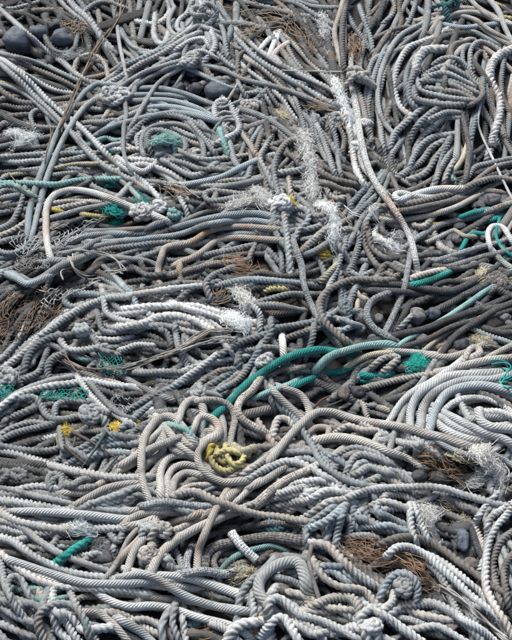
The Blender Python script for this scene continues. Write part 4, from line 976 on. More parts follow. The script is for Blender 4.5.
# tufts of loose fibre: colour, spread mm, layer, count | path | label
TUFTS = """
w 13 6 160 | b0 0,30 50,20 110,40 160,90 | white fibre fluff at the left edge above the grey ropes
p 12 6 130 | b0 20,80 80,60 140,30 180,10 | second grey-white fluff streak at the left edge
r 16 6 150 | a1 400,40 470,55 a2 30,70 110,100 170,150 | upper sheaf of brown straw twine at the top centre
r 16 7 170 | a1 430,180 480,140 a2 30,110 120,110 190,160 280,255 | long sheaf of brown straw twine slanting to the white frayed rope
R 10 7 60 | a2 150,120 210,190 275,250 | rusty stiff strands at the tip of the straw sheaf
w 13 7 300 | a2 275,20 270,90 275,160 290,240 300,285 | white frayed fibres hanging at the top centre
w 11 7 300 | a2 300,275 330,370 370,470 395,520 | white frayed tail below the thin white string
w 15 7 300 | b2 175,-10 200,60 215,130 222,200 230,320 | thick white frayed rope running down the centre top
w 13 7 260 | b2 235,300 290,322 312,370 310,440 330,505 | lower tail of the thick white frayed rope
w 16 6 220 | b2 -20,230 20,270 60,310 100,310 | white fluff left of the yellow-tied knot
w 16 6 220 | b1 350,325 430,310 490,285 525,255 | white fluff right of the hairpin bend
w 18 7 320 | b3 -30,430 20,450 70,480 110,490 | large white fluff burst in the centre right
w 14 7 170 | b2 430,300 470,330 500,380 | white fluff above the large burst
w 12 7 160 | b2 440,430 480,440 520,450 | white fluff inside the round coil area
R 12 7 170 | c1 380,20 440,30 500,50 c2 20,40 | rusty frayed patch under the middle sweep
r 11 6 100 | c1 330,180 370,160 400,140 | brown frayed curl below the grey hook
w 14 8 260 | c1 405,95 450,150 485,205 490,260 | white brush-like fray in the middle
w 16 7 240 | c1 360,225 420,255 480,290 500,330 | white fluff at the foot of the brush-like fray
T 16 7 200 | c3 70,450 130,430 200,440 | teal fibre scrap above the big right coil
T 9 8 70 | c3 120,440 130,400 120,370 | teal fibre tuft standing up above the big right coil
t 12 6 90 | b0 410,225 450,222 490,215 | teal fibre scrap above the low arch
t 13 6 90 | b0 440,380 480,382 510,380 | teal fibre scrap below the low arch
t 12 6 80 | b0 430,320 460,335 490,335 | teal fibre scrap at the end of the low arch
t 9 6 70 | b1 25,255 55,290 90,310 | teal fibre streak on the left pale knot
t 9 6 60 | b0 40,330 55,300 70,290 | small teal fibre bit at the left edge
q 15 7 170 | b1 95,60 150,40 210,55 | pale teal fibres on the teal frayed knot
g 14 6 150 | a0 215,215 260,230 320,200 | grey tangled fibres below the small dark boulder
r 14 4 140 | a0 230,80 290,120 350,110 400,180 | brown debris fibres right of the boulders
r 12 5 110 | a2 200,420 260,420 340,440 | brown fibre arcs below the thick pale pair
c 14 6 150 | a2 60,440 120,470 170,500 | beige frayed patch at upper middle
R 14 4 160 | a2 370,150 400,220 420,270 | brown debris in the dark hollow
r 10 5 100 | b1 140,240 200,255 270,265 | brown twigs of fibre left of the hairpin
R 14 8 200 | d3 130,290 200,310 260,350 350,380 | rusty brown frays left of the black hollow
c 14 8 200 | d3 260,265 310,285 350,310 | cream frays above the black hollow
w 17 7 260 | d3 330,240 400,290 450,350 430,420 | white frayed tangle at the right edge
p 14 7 200 | d3 300,400 360,390 420,360 | pale frays right of the black hollow
c 13 7 160 | d3 190,450 250,470 300,490 | cream frays under the long white rope
w 20 6 300 | d3 140,440 e3 160,10 190,60 220,110 | white hanging tangle at the lower right
c 13 7 140 | e3 270,20 310,40 350,30 | cream wool beside the white hanging tangle
R 15 7 220 | e2 330,130 400,150 470,180 e3 0,170 | upper rusty frays at the bottom right
R 14 7 200 | e3 -10,170 60,200 140,250 200,300 | lower rusty frays at the bottom right
R 12 6 120 | e2 -10,420 15,440 30,500 | red-brown frays at the bottom edge
R 10 6 90 | e1 270,480 300,490 340,480 | brown fibre bits at the bottom edge
c 14 7 150 | e1 400,270 450,240 510,210 | straw-coloured frays below the cut braid end
c 13 7 140 | d1 430,290 460,280 490,270 | cream frays on the yellow knot
y 9 6 70 | d0 460,160 470,175 480,195 | yellow tuft below the round grey knot
y 12 8 90 | d0 232,195 265,190 300,195 | yellow flat scrap left of the dark twigs
y 11 7 90 | c1 -10,480 20,490 50,485 | left yellow tuft below the pale twine bundle
y 11 7 90 | c1 90,500 120,505 d1 150,5 | right yellow tuft below the pale twine bundle
y 10 8 80 | b2 75,320 85,330 92,340 | lower yellow bit of the yellow-tied knot
y 10 8 80 | b2 125,280 135,300 140,315 | upper yellow bit of the yellow-tied knot
y 14 8 120 | b2 245,505 270,490 290,500 | bright yellow tuft in the centre
y 9 4 60 | d1 10,160 30,160 50,160 | yellow scrap left of the standing loop
g 14 5 170 | e0 360,120 400,150 440,130 | grey frays right of the dark teal piece
p 13 6 170 | e0 250,55 330,65 400,70 | pale frays above the dark teal piece
c 12 7 140 | c3 350,110 390,80 420,50 | beige frays left of the frayed flecked knot
c 12 7 120 | c3 480,100 505,95 525,85 | beige frays at the right edge by the flecked knot
c 12 4 120 | c3 340,320 400,340 450,360 | straw-yellow fibre scrap among the right pebbles
t 9 5 60 | d2 310,420 335,428 360,430 | teal fibre scrap on the white knot mass
"""

# nets / loose twines: colour, twine mm, layer, strands, waviness | path | label
TWINES = """
r 2.6 8 5 9 | a0 490,-20 470,60 430,120 380,200 330,300 280,400 230,520 | brown plastic twine trailing down over the upper left
r 2.2 8 2 6 | b0 210,-10 200,60 170,130 | brown twine end on the blue-grey rope pair
r 2.4 8 1 4 | b0 30,180 80,240 130,275 160,275 | single brown strand at the left edge
m 3.6 8 3 10 | c0 280,0 300,50 340,80 420,70 500,60 | tan looped cord beside the brown net
m 3.6 8 2 10 | b0 270,500 330,490 400,500 c0 480,20 505,60 | upper tan looped cord beside the brown net
m 3 7 2 6 | c0 250,100 240,60 290,40 300,10 | tan cord loop at the right of the brown net
w 2.4 9 1 1 | a2 100,282 200,285 350,286 | thin white string pulled straight across the upper middle
r 3 8 2 4 | b2 298,288 345,345 385,382 | brown straw strand bent over the centre right
w 2.4 8 2 5 | b2 340,295 380,340 430,350 | thin white strands in the centre right
m 3.2 8 12 5 | c1 -20,450 60,425 140,400 210,372 270,330 330,300 420,300 | pale twine bundle gathered across the left centre
m 2.6 8 6 6 | c1 200,380 290,350 370,330 430,330 | loose pale twines at the right of the twine bundle
n 2.6 7 8 7 | c0 240,430 320,455 420,450 520,440 | tan net strip with rusty knots at left
R 2.6 7 4 8 | c0 250,400 290,430 330,460 | rusty twine at the start of the tan net strip
T 3.4 8 5 12 | c3 440,440 470,430 500,450 460,500 510,500 | teal twine tangle at the right edge
R 3 7 2 4 | e1 400,238 430,240 470,250 | red string below the pale teal rope
m 3 8 8 6 | e3 230,300 300,350 400,440 490,515 | tan net roll along the slanting group at bottom right
m 2.6 9 1 3 | e3 120,215 200,280 250,372 | single tan strand over the rusty frays
c 2.4 8 4 12 | d3 380,250 420,240 410,300 440,320 | curly white strands at the right edge
R 2.4 5 3 8 | a2 180,370 240,400 330,410 370,430 | brown wiry arcs below the thick pale pair
m 2.4 6 4 9 | b1 150,240 210,235 260,260 | wiry tan strands left of the hairpin
"""

# nets: colour, twine mm, layer, columns, rows | four corners | label
NETS = """
h 2.6 5 24 10 | c0 20,150 300,110 180,260 -60,330 | upper darker layer of the brown net at the left edge
h 2.6 5 32 13 | c0 -30,200 330,80 250,230 -40,410 | brown fishing net heaped at the left edge
m 2.6 6 20 6 | c0 160,150 480,60 330,130 180,215 | pale tan fold of netting along the brown net
g 2.5 5 28 9 | b0 60,420 430,350 330,440 40,520 | grey fishing net heaped below the low arch
n 2.3 5 20 9 | b0 60,500 250,480 c0 200,40 60,60 | lower grey-brown fold of the heaped net
t 2 6 20 8 | d0 150,25 340,10 350,55 170,65 | green net scrap under the long white laid rope
t 2 5 12 8 | d0 -20,0 60,10 70,50 -20,60 | green net scrap at the left edge
t 2 5 12 8 | c0 395,405 500,410 500,470 410,490 | green net scrap right of the tan net strip
g 2 5 14 7 | d0 400,60 520,40 520,110 450,100 | dark grey net right of the round grey knot
"""

# stones: colour, layer | centre | radii in tile units (x, y) | label
STONES = """
b 0 | a0 66,160 | 74,60 | largest blue-grey boulder at top left
b 0 | a0 150,128 | 46,40 | middle pale blue-grey boulder behind the slanting rope
b 0 | a0 245,150 | 48,42 | smaller dark blue-grey boulder beside the debris
d 0 | a0 212,102 | 30,20 | thin dark stone behind the boulders
b 0 | a1 368,358 | 60,46 | wet angular blue-grey stone at upper middle
d 0 | a1 272,352 | 34,26 | dark stone left of the wet angular one
d 0 | a1 205,350 | 34,22 | flat dark stone above the blue-grey fan
k 0 | b3 437,285 | 40,28 | brown-grey pebble at right above the flecked braid
k 0 | b3 290,445 | 24,22 | small round brown pebble by the pale stub
k 0 | b3 264,472 | 20,26 | narrow brown pebble by the pale stub
k 0 | b3 392,432 | 16,22 | small tan pebble right of the teal hook
k 0 | b3 380,472 | 26,18 | flat brown pebble below the teal hook
k 0 | b3 100,345 | 26,18 | grey pebble left of the smooth beige rope
k 0 | b3 66,428 | 24,24 | grey pebble beside the white fluff burst
k 0 | c2 412,245 | 38,36 | round grey pebble inside the big bend
k 0 | c2 416,296 | 28,26 | smaller grey pebble below the round one
k 0 | c2 400,345 | 32,24 | flat grey pebble above the pale teal rope
k 0 | c2 470,330 | 28,20 | grey pebble right of the flat one
k 0 | c2 350,250 | 20,20 | dark pebble under the blue-grey knot
d 0 | c2 155,375 | 34,30 | dark pebble above the bright teal rope
k 0 | c2 490,250 | 22,20 | small pebble inside the flecked bend
k 0 | c3 132,240 | 42,38 | larger round grey pebble under the sagging braid
b 0 | c3 197,232 | 30,28 | smaller bluish pebble under the sagging braid
k 0 | c3 160,340 | 30,34 | upright grey pebble below the long dark braid
d 0 | c3 312,356 | 34,28 | dark pebble under the lower dark braid
k 0 | c3 478,245 | 34,20 | grey pebble at the right edge
k 0 | c3 500,268 | 20,14 | little whitish pebble at the right edge
k 0 | c3 435,355 | 24,16 | small tan pebble above the beige coil rope
n 0 | c2 180,440 | 24,18 | pinkish-brown stone between the teal ropes
n 0 | d2 352,38 | 28,32 | dark brown stone right of the teal ropes
d 0 | d2 410,30 | 34,24 | dark stone right of the brown one
d 0 | d3 150,365 | 40,26 | left black stone in the dark hollow at lower right
d 0 | d3 225,375 | 50,30 | right black stone in the dark hollow at lower right
n 0 | e2 100,298 | 36,36 | pinkish-grey stone inside the hawser's arch
b 0 | e3 315,112 | 36,54 | tall blue-grey stone right of the white tangle
n 0 | e3 352,205 | 46,26 | brown stone below the tall blue-grey one
d 0 | e3 255,135 | 24,20 | dark stone left of the tall blue-grey one
d 0 | e3 190,240 | 24,22 | dark pebble in the gap of the slanting group
d 0 | e3 245,280 | 26,18 | second dark pebble in the gap of the slanting group
b 0 | e3 505,335 | 30,24 | bluish stone at the bottom right edge
n 0 | e3 270,460 | 30,16 | brown stone near the bottom right
"""
STICKS = """
n 7 9 | d0 285,190 370,235 470,298 | dark twig slanting down across the bluish ropes in the lower left
G 6 9 | d0 425,190 380,262 308,358 | dark green twig crossing the other, lower left
n 5 9 | d0 255,245 300,285 350,325 | short thin dark twig left of the crossing twigs
G 5 9 | d0 475,285 450,315 420,352 | short greenish twig at the right end of the crossing twigs
n 5 9 | d0 305,205 295,240 285,275 | thin upright twig left of the crossing twigs
G 5 5 | d2 270,95 310,80 350,62 | dark green twig by the brown stone in the centre
R 5 5 | d2 230,95 260,65 300,45 | red-brown twig beside the teal ropes
"""
STRAPS = """
d 28 4 | a0 330,120 420,100 a1 -20,75 60,48 118,22 | wide black weathered strap at the top left edge
d 30 3 | a0 130,60 200,40 290,30 | black strap in the dark top left corner
d 26 2 | a0 -20,30 40,10 90,-10 | black strap end at the very top left
"""
HOLES = [('a0',80,160,85),('a0',190,135,80),('a1',290,350,80),('b3',330,450,75),('b3',430,285,50),('c2',420,270,90),('c3',150,240,90),('c3',310,350,40),('d3',190,370,75),('e3',320,140,80),('e3',240,270,60),('e2',100,295,45),('d1',150,80,45),('d0',120,330,35),('e0',420,160,35),('e0',330,330,25),('d2',350,50,50)]
# ------------------------------------------------------------------ the beach under the heap
N_ = 180; bx = np.linspace(-2.4, 2.4, N_); by = np.linspace(.2, 5.2, N_)
X, Y = np.meshgrid(bx, by); V = np.stack([X, Y, terrain(X, Y)-.004+rng.normal(0, .0015, X.shape)], -1).reshape(-1, 3)
i, j = np.meshgrid(np.arange(N_-1), np.arange(N_-1), indexing='ij'); q0 = (i*N_+j).ravel()
quads = np.stack([q0, q0+1, q0+N_+1, q0+N_], 1)
me = make_mesh('beach', (V, quads, np.zeros((0, 3), int), np.zeros((len(quads)*4, 2))), [plain_mat('dark_wet_shingle', (.02, .019, .018), .9, 55, .006)])
put('beach', me, kind='structure')

# ------------------------------------------------------------------ stones
def stone_geo(rx, ry, rz, seed, nu=22, nvv=14):
    r = np.random.default_rng(seed)
    th = np.linspace(0, 2*math.pi, nu, endpoint=False); ph = np.linspace(0, math.pi, nvv)[1:-1]
    d = np.stack([np.outer(np.sin(ph), np.cos(th)), np.outer(np.sin(ph), np.sin(th)), np.outer(np.cos(ph), np.ones(nu))], -1)
    pts = np.vstack([d.reshape(-1, 3), [[0, 0, 1]], [[0, 0, -1]]])
    k = np.ones(len(pts))
    for _ in range(11):
        a = r.normal(size=3); a /= np.linalg.norm(a); dd = pts@a; lim = r.uniform(.66, .86)
        k = np.where(dd*k > lim, k*(.08+.92*lim/np.maximum(dd*k, 1e-3)), k)
    for _ in range(5): k += .035*np.sin(pts@r.normal(0, 3, 3)+r.uniform(0, 6))
    V = pts*k[:, None]*np.array((rx, ry, rz))
    m = nvv-2; i = np.arange(m-1)[:, None]*nu; j = np.arange(nu)[None]; j2 = (j+1) % nu
    quads = np.stack([i+j, i+nu+j, i+nu+j2, i+j2], -1).reshape(-1, 4)
    jj = np.arange(nu); t = np.vstack([np.stack([jj, (jj+1) % nu, np.full(nu, m*nu)], 1), np.stack([(m-1)*nu+(jj+1) % nu, (m-1)*nu+jj, np.full(nu, m*nu+1)], 1)])
    return V, quads, t, np.zeros((len(quads)*4, 2))
def lines(txt):
    for ln in txt.strip().splitlines():
        if ln.strip() and not ln.startswith('#'): yield [s.strip() for s in ln.split('|')]
for k, (a, c, rad, lab) in enumerate(lines(STONES)):
    cc = a.split()[0]; p = parse(c); rx, ry = (float(x)/4 for x in rad.split(','))
    s = pxscale(p[0, 1]); rx *= s; ry = ry*s*1.12
    ry_, rz = ry*1.0, min(rx, ry)*.8
    z = terrain(*unproject(p, np.array([.02]))[0, :2])+rz*.62+.012
    P = unproject(p, np.array([z]))[0]
    geo = stone_geo(rx, ry_, rz, 100+k)
    o = put('boulder' if rx > .035 else 'pebble', make_mesh('pebble', geo, [STONE[cc]]), P, label=lab, cat='stone')
    o.rotation_euler = (0, 0, rng.uniform(-.3, .3))
    a_ = np.linspace(0, 2*math.pi, 40)
    for f in (0, .3, .6, .85):
        stamp(np.stack([P[0]+rx*f*np.cos(a_), P[1]+ry_*f*np.sin(a_), np.full(40, P[2]-rz*.25+rz*math.sqrt(1-f*f)-.006)], 1), .006)
# a bed of smaller shingle in the gaps: beyond counting
parts = []
hole = [((ord(t[0])-97)*128+y/4, int(t[1])*128+x/4, r/4) for t, x, y, r in HOLES]
k = 0
spots = [(hx+hr*1.3*math.sqrt(random.random())*math.cos(a_), hy+hr*1.3*math.sqrt(random.random())*math.sin(a_)) for hy, hx, hr in hole for a_ in rng.uniform(0, 6.28, 22)]
spots += [(random.uniform(-20, 530), random.uniform(-20, 660)) for _ in range(500)]
for sx, sy in spots:
    if k > 330: break
    P = unproject(np.array([(sx, sy)]), np.array([.0]))[0]
    r_ = random.uniform(.008, .020); P[2] = terrain(P[0], P[1])+r_*.3
    g_ = stone_geo(r_*random.uniform(.9, 1.7), r_, r_*.5, 900+k, 12, 8); k += 1
    a2 = random.random()*3; R2 = np.array([[math.cos(a2), -math.sin(a2), 0], [math.sin(a2), math.cos(a2), 0], [0, 0, 1]])
    parts.append((g_[0]@R2.T+P, *g_[1:]))
put('shingle', make_mesh('shingle', join(parts), [STONE['d']]), kind='stuff', label='small dark wet pebbles showing in gaps between the ropes', cat='shingle')

# ------------------------------------------------------------------ read the traced things and sort them by layer
items = []
ORD = ['second', 'third', 'fourth', 'fifth', 'sixth']
for a, path, lab in lines(ROPES):
    f = a.split(); kind, c, D, layer = f[0], f[1], float(f[2])/1000, int(f[3]); n = 1; cut = 'cut' in f
    for x in f[4:]:
        if x[0] == 'x': n = int(x[1:])
    if n == 1:
        items.append(dict(t='rope', layer=layer, kind=kind, c=c, D=D*(.81 if kind in 'S' else .80)*(1 if D < .023 else 1.05), px=catmull(parse(path)), label=lab, cut=cut, group=None)); continue
    pa, pb = (catmull(parse(s)) for s in path.split('//'))
    rs = lambda p: np.stack([np.interp(np.linspace(0, 1, 90), np.linspace(0, 1, len(p)), p[:, q]) for q in (0, 1)], 1)
    pa, pb = rs(pa), rs(pb); dv = (pb-pa).mean(0); vert = abs(dv[1]) >= abs(dv[0]); first_lo = dv[1] > 0 if vert else dv[0] > 0
    order = list(range(n)); rank = order if first_lo else order[::-1]
    seq = order[:]; random.Random(len(lab)).shuffle(seq)
    for k_ in seq:
        w = k_/(n-1); r_ = rank[k_]
        if n == 2: o_ = (('upper', 'lower') if vert else ('left', 'right'))[r_]+' one'
        elif r_ == 0: o_ = 'topmost' if vert else 'leftmost'
        elif r_ == n-1: o_ = 'lowest' if vert else 'rightmost'
        else: o_ = ORD[r_-1]+(' from top' if vert else ' from left')
        p = pa*(1-w)+pb*w
        p = p+np.stack([wander(90, 16, .5), wander(90, 16, .9)], 1)
        items.append(dict(t='rope', layer=layer, kind=kind, c=c, D=D*random.uniform(.77, .87), px=catmull(p[::3]), label=lab.format(o=o_), cut=False, group=lab.format(o='').replace(' of ', '', 1).strip()))
for lab, (layer, D, c, turns) in HANKS.items():
    items.append(dict(t='hank', layer=layer, D=D/1000*.92, c=c, turns=turns, label=lab))
for a, c, r_, lab in lines(KNOTS):
    f = a.split(); items.append(dict(t='knot', layer=float(f[2])+.2, c=f[0], D=float(f[1])/1000, px=parse(c), r=float(r_)/4, label=lab))
for a, path, lab in lines(TUFTS):
    f = a.split(); items.append(dict(t='tuft', layer=int(f[2])+.4, c=f[0], w=float(f[1])/1000, n=int(f[3]), px=catmull(parse(path)), label=lab))
for a, path, lab in lines(TWINES):
    f = a.split(); items.append(dict(t='twine', layer=int(f[2])+.4, c=f[0], D=float(f[1])/1000, n=int(f[3]), amp=float(f[4]), px=catmull(parse(path)), label=lab))
for a, path, lab in lines(NETS):
    f = a.split(); items.append(dict(t='net', layer=int(f[2])+.3, c=f[0], D=float(f[1])/1000, nu=int(f[3]), nv=int(f[4]), px=parse(path), label=lab))
for a, path, lab in lines(STICKS):
    f = a.split(); items.append(dict(t='stick', layer=int(f[2])+.5, c=f[0], D=float(f[1])/1000, px=catmull(parse(path)), label=lab))
for a, path, lab in lines(STRAPS):
    f = a.split(); items.append(dict(t='strap', layer=int(f[2])+.1, c=f[0], D=float(f[1])/1000, px=catmull(parse(path)), label=lab))
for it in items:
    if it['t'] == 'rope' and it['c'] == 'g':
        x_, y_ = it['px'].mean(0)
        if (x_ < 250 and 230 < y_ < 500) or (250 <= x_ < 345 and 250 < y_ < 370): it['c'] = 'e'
items.sort(key=lambda d: d['layer'])

# ------------------------------------------------------------------ ropes buried under the traced ones follow the same lie
CS = 16; FW, FH = 512//CS+7, 640//CS+7
fx = np.zeros((FH, FW)); fy = np.zeros((FH, FW))
for it in items:
    if it['t'] != 'rope': continue
    p = it['px'][::4]; d = np.gradient(p, axis=0); a = np.arctan2(d[:, 1], d[:, 0])*2
    for (x, y), b in zip(p, a):
        i, j = int(x//CS)+3, int(y//CS)+3
        if 0 <= i < FW and 0 <= j < FH: fx[j, i] += math.cos(b); fy[j, i] += math.sin(b)
for _ in range(3):
    for A in (fx, fy):
        A[:] = (A+np.roll(A, 1, 0)*.5+np.roll(A, -1, 0)*.5+np.roll(A, 1, 1)*.5+np.roll(A, -1, 1)*.5)/3
def flow(x, y):
    i, j = min(max(int(x//CS)+3, 0), FW-1), min(max(int(y//CS)+3, 0), FH-1)
    return .5*math.atan2(fy[j, i], fx[j, i]+1e-6)
def in_hole(x, y, k=1.0): return any((x-hx)**2+(y-hy)**2 < (hr*k)**2 for hy, hx, hr in hole)
rest_geo, rest_mat = [], []          # buried ropes and those past the count limit: (geometry, material)
cov = np.zeros((190, 160), bool)          # 4-px cells already crossed by some rope
def cover(px, r=1):
    for x, y in px[::2]:
        i, j = int((x+40)//4), int((y+40)//4)
        cov[max(j-r, 0):j+r+1, max(i-r, 0):i+r+1] = True
for it in items:
    if it['t'] in ('rope', 'knot', 'strap'): cover(it['px'])
    if it['t'] == 'hank':
        for tr in it['turns']: cover(catmull(parse(tr.split(None, 3)[3] if tr[0] == '!' else tr)))
def filler(x0, y0):
    half = []; tilt = random.gauss(0, .38)
    for sgn in (1, -1):
        x, y = x0, y0; prev = None; L = random.uniform(70, 150); pts = []; cur = tilt
        for _ in range(int(L/6)):
            a = flow(x, y)+cur; cur += random.gauss(0, .07)
            dx, dy = math.cos(a)*sgn, math.sin(a)*sgn*.8
            if prev and dx*prev[0]+dy*prev[1] < 0: dx, dy = -dx, -dy
            if prev: dx, dy = .5*dx+.5*prev[0], .5*dy+.5*prev[1]
            prev = (dx, dy); x += dx*6; y += dy*6
            if in_hole(x, y): break
            pts.append((x, y))
        half.append(pts)
    p = np.array(half[1][::-1]+[(x0, y0)]+half[0])
    if len(p) < 8: return
    c = random.choice('eddndde' if y0 < 390 else 'eddndne'); kind = random.choice('LLLLSBF')  # mostly dark tones: shade of the gaps painted into the buried ropes
    D = random.uniform(.0125, .0165); px = catmull(p)
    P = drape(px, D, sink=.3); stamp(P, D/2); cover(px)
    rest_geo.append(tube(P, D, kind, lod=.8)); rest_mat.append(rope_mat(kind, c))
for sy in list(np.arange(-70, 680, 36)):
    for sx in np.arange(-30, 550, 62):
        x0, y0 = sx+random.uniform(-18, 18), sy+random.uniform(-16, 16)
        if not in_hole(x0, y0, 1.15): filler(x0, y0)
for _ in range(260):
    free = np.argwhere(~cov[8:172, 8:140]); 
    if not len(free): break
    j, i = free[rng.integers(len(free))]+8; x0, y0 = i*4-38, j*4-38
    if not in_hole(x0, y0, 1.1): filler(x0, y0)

# ------------------------------------------------------------------ lay everything, lowest layer first
H_low[0] = Hm.copy()
NAME = dict(L='laid_rope', F='frayed_rope', B='braided_rope', S='smooth_rope')
area = sorted([(len(it['px'])*it['D']*(.3+it['layer']), k) for k, it in enumerate(items) if it['t'] == 'rope' and it['kind'] == 'L'], reverse=True)
over = {k for _, k in area[300:]}
FUZZ = dict(L=(1100, .005), S=(900, .0042), B=(900, .0042), F=(5000, .007))
def rope_geo(px, kind, D, cut=False, lift=0.0, ext=None):
    n = len(px); px = px+np.stack([wander(n, 18, .55)+wander(n, 7, .22), wander(n, 18, .55)+wander(n, 7, .22)], 1)
    P = drape(px, D, tuck=not cut, lift=lift, ext=0 if cut else min(44, max(7, .45*len(px)*1.4)) if ext is None else ext); stamp(drape.core, D/2)
    return P
def fibre_bundle(P, w, n, rad, straw=False):
    """loose fibres strewn along a spine: a matted core with curling strays"""
    out = []; st = .0035
    Q, s = resample(P, st); m = len(Q); T, A, B = frames(Q)
    for k in range(n):
        ln = random.uniform(.03, .11) if straw else random.uniform(.010, .034); cnt = max(5, int(ln/st)); i0 = random.randint(-cnt//2, m-1-cnt//2); ii = np.clip(np.arange(i0, i0+cnt), 0, m-1)
        c = cnt; stray = random.random() < .10
        seg = Q[ii]+T[ii]*((np.arange(i0, i0+cnt)-ii)*st*.5)[:, None]
        tt = np.linspace(0, 1, c)
        ox = random.gauss(0, .55)*w+wander(c, 1.3, w*.30)+(random.gauss(0, 1.0)*w*tt**1.4 if stray else random.gauss(0, .4)*w*tt)
        oz = abs(random.gauss(0, .4))*w+wander(c, 1.3, w*.24)+(abs(random.gauss(0, .55))*w*tt**1.6 if stray else 0)
        if straw:
            ox = random.gauss(0, .7)*w+random.gauss(0, .9)*w*(tt-.5)+wander(c, 3, w*.30); oz = abs(random.gauss(0, .6))*w+random.gauss(0, .35)*w*(tt-.5)+wander(c, 3, w*.22)
        V = seg+ox[:, None]*A[ii]; V[:, 2] += oz-.1*w
        out.append(wire(V, rad*random.uniform(.6, 1.5)) if straw else ribbon(V, rad*random.uniform(.6, 1.5)))
    return join(out)
def knot_path(R, seed):
    r = np.random.default_rng(seed); p, q = [(2, 3), (3, 4), (2, 5), (3, 5)][seed % 4]
    t = np.linspace(0, 2*math.pi, 260, endpoint=False)
    a = R*.58; b = R*.36
    x = (a+b*np.cos(q*t))*np.cos(p*t); y = (a+b*np.cos(q*t))*np.sin(p*t); z = b*np.sin(q*t)
    P = np.stack([x, y, z], 1)
    for _ in range(3): P += .2*R*np.sin(P@r.normal(0, 1.1/R, 3)+r.uniform(0, 6))[:, None]*r.normal(size=3)[None]
    # random tilt
    a1, a2, a3 = r.uniform(0, 6.28), r.uniform(-.7, .7), r.uniform(-.7, .7); c_, s_ = math.cos, math.sin
    M = np.array([[1, 0, 0], [0, c_(a2), -s_(a2)], [0, s_(a2), c_(a2)]])@np.array([[c_(a3), 0, s_(a3)], [0, 1, 0], [-s_(a3), 0, c_(a3)]])@np.array([[c_(a1), -s_(a1), 0], [s_(a1), c_(a1), 0], [0, 0, 1]]); P = P@M.T
    P = P*np.array((1, 1, .75)); P *= R/np.percentile(np.hypot(P[:, 0], P[:, 1]), 93)
    def tl(p, sg):
        a = math.atan2(p[1], p[0])+sg*.7; s = np.linspace(.05, 1, 30)[:, None]
        return p+s*np.array([[math.cos(a), math.sin(a), 0]])*R*1.6+s*s*np.array([[-math.sin(a), math.cos(a), 0]])*R*.7*sg-s**2*np.array([[0, 0, 1.]])*R*1.3
    return np.vstack([tl(P[0], 1)[::-1], P, tl(P[-1], -1)])
seen = {}
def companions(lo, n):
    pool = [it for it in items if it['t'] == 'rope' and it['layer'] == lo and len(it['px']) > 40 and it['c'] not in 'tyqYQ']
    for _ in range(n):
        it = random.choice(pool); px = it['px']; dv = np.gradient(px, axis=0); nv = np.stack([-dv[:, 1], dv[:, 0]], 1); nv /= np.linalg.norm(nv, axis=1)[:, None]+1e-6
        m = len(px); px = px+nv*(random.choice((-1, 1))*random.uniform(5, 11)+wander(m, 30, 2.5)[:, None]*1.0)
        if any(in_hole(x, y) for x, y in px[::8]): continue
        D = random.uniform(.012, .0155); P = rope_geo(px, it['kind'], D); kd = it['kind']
        rest_geo.append(tube(P, D, kd, lod=.9)); rest_mat.append(rope_mat(kd, {'g': 'e', 'p': 'g', 'b': 'e', 'w': 'p'}.get(it['c'], it['c'])))  # pale and grey ones drop a tone, shade between ropes put into colour
done_layers = set()
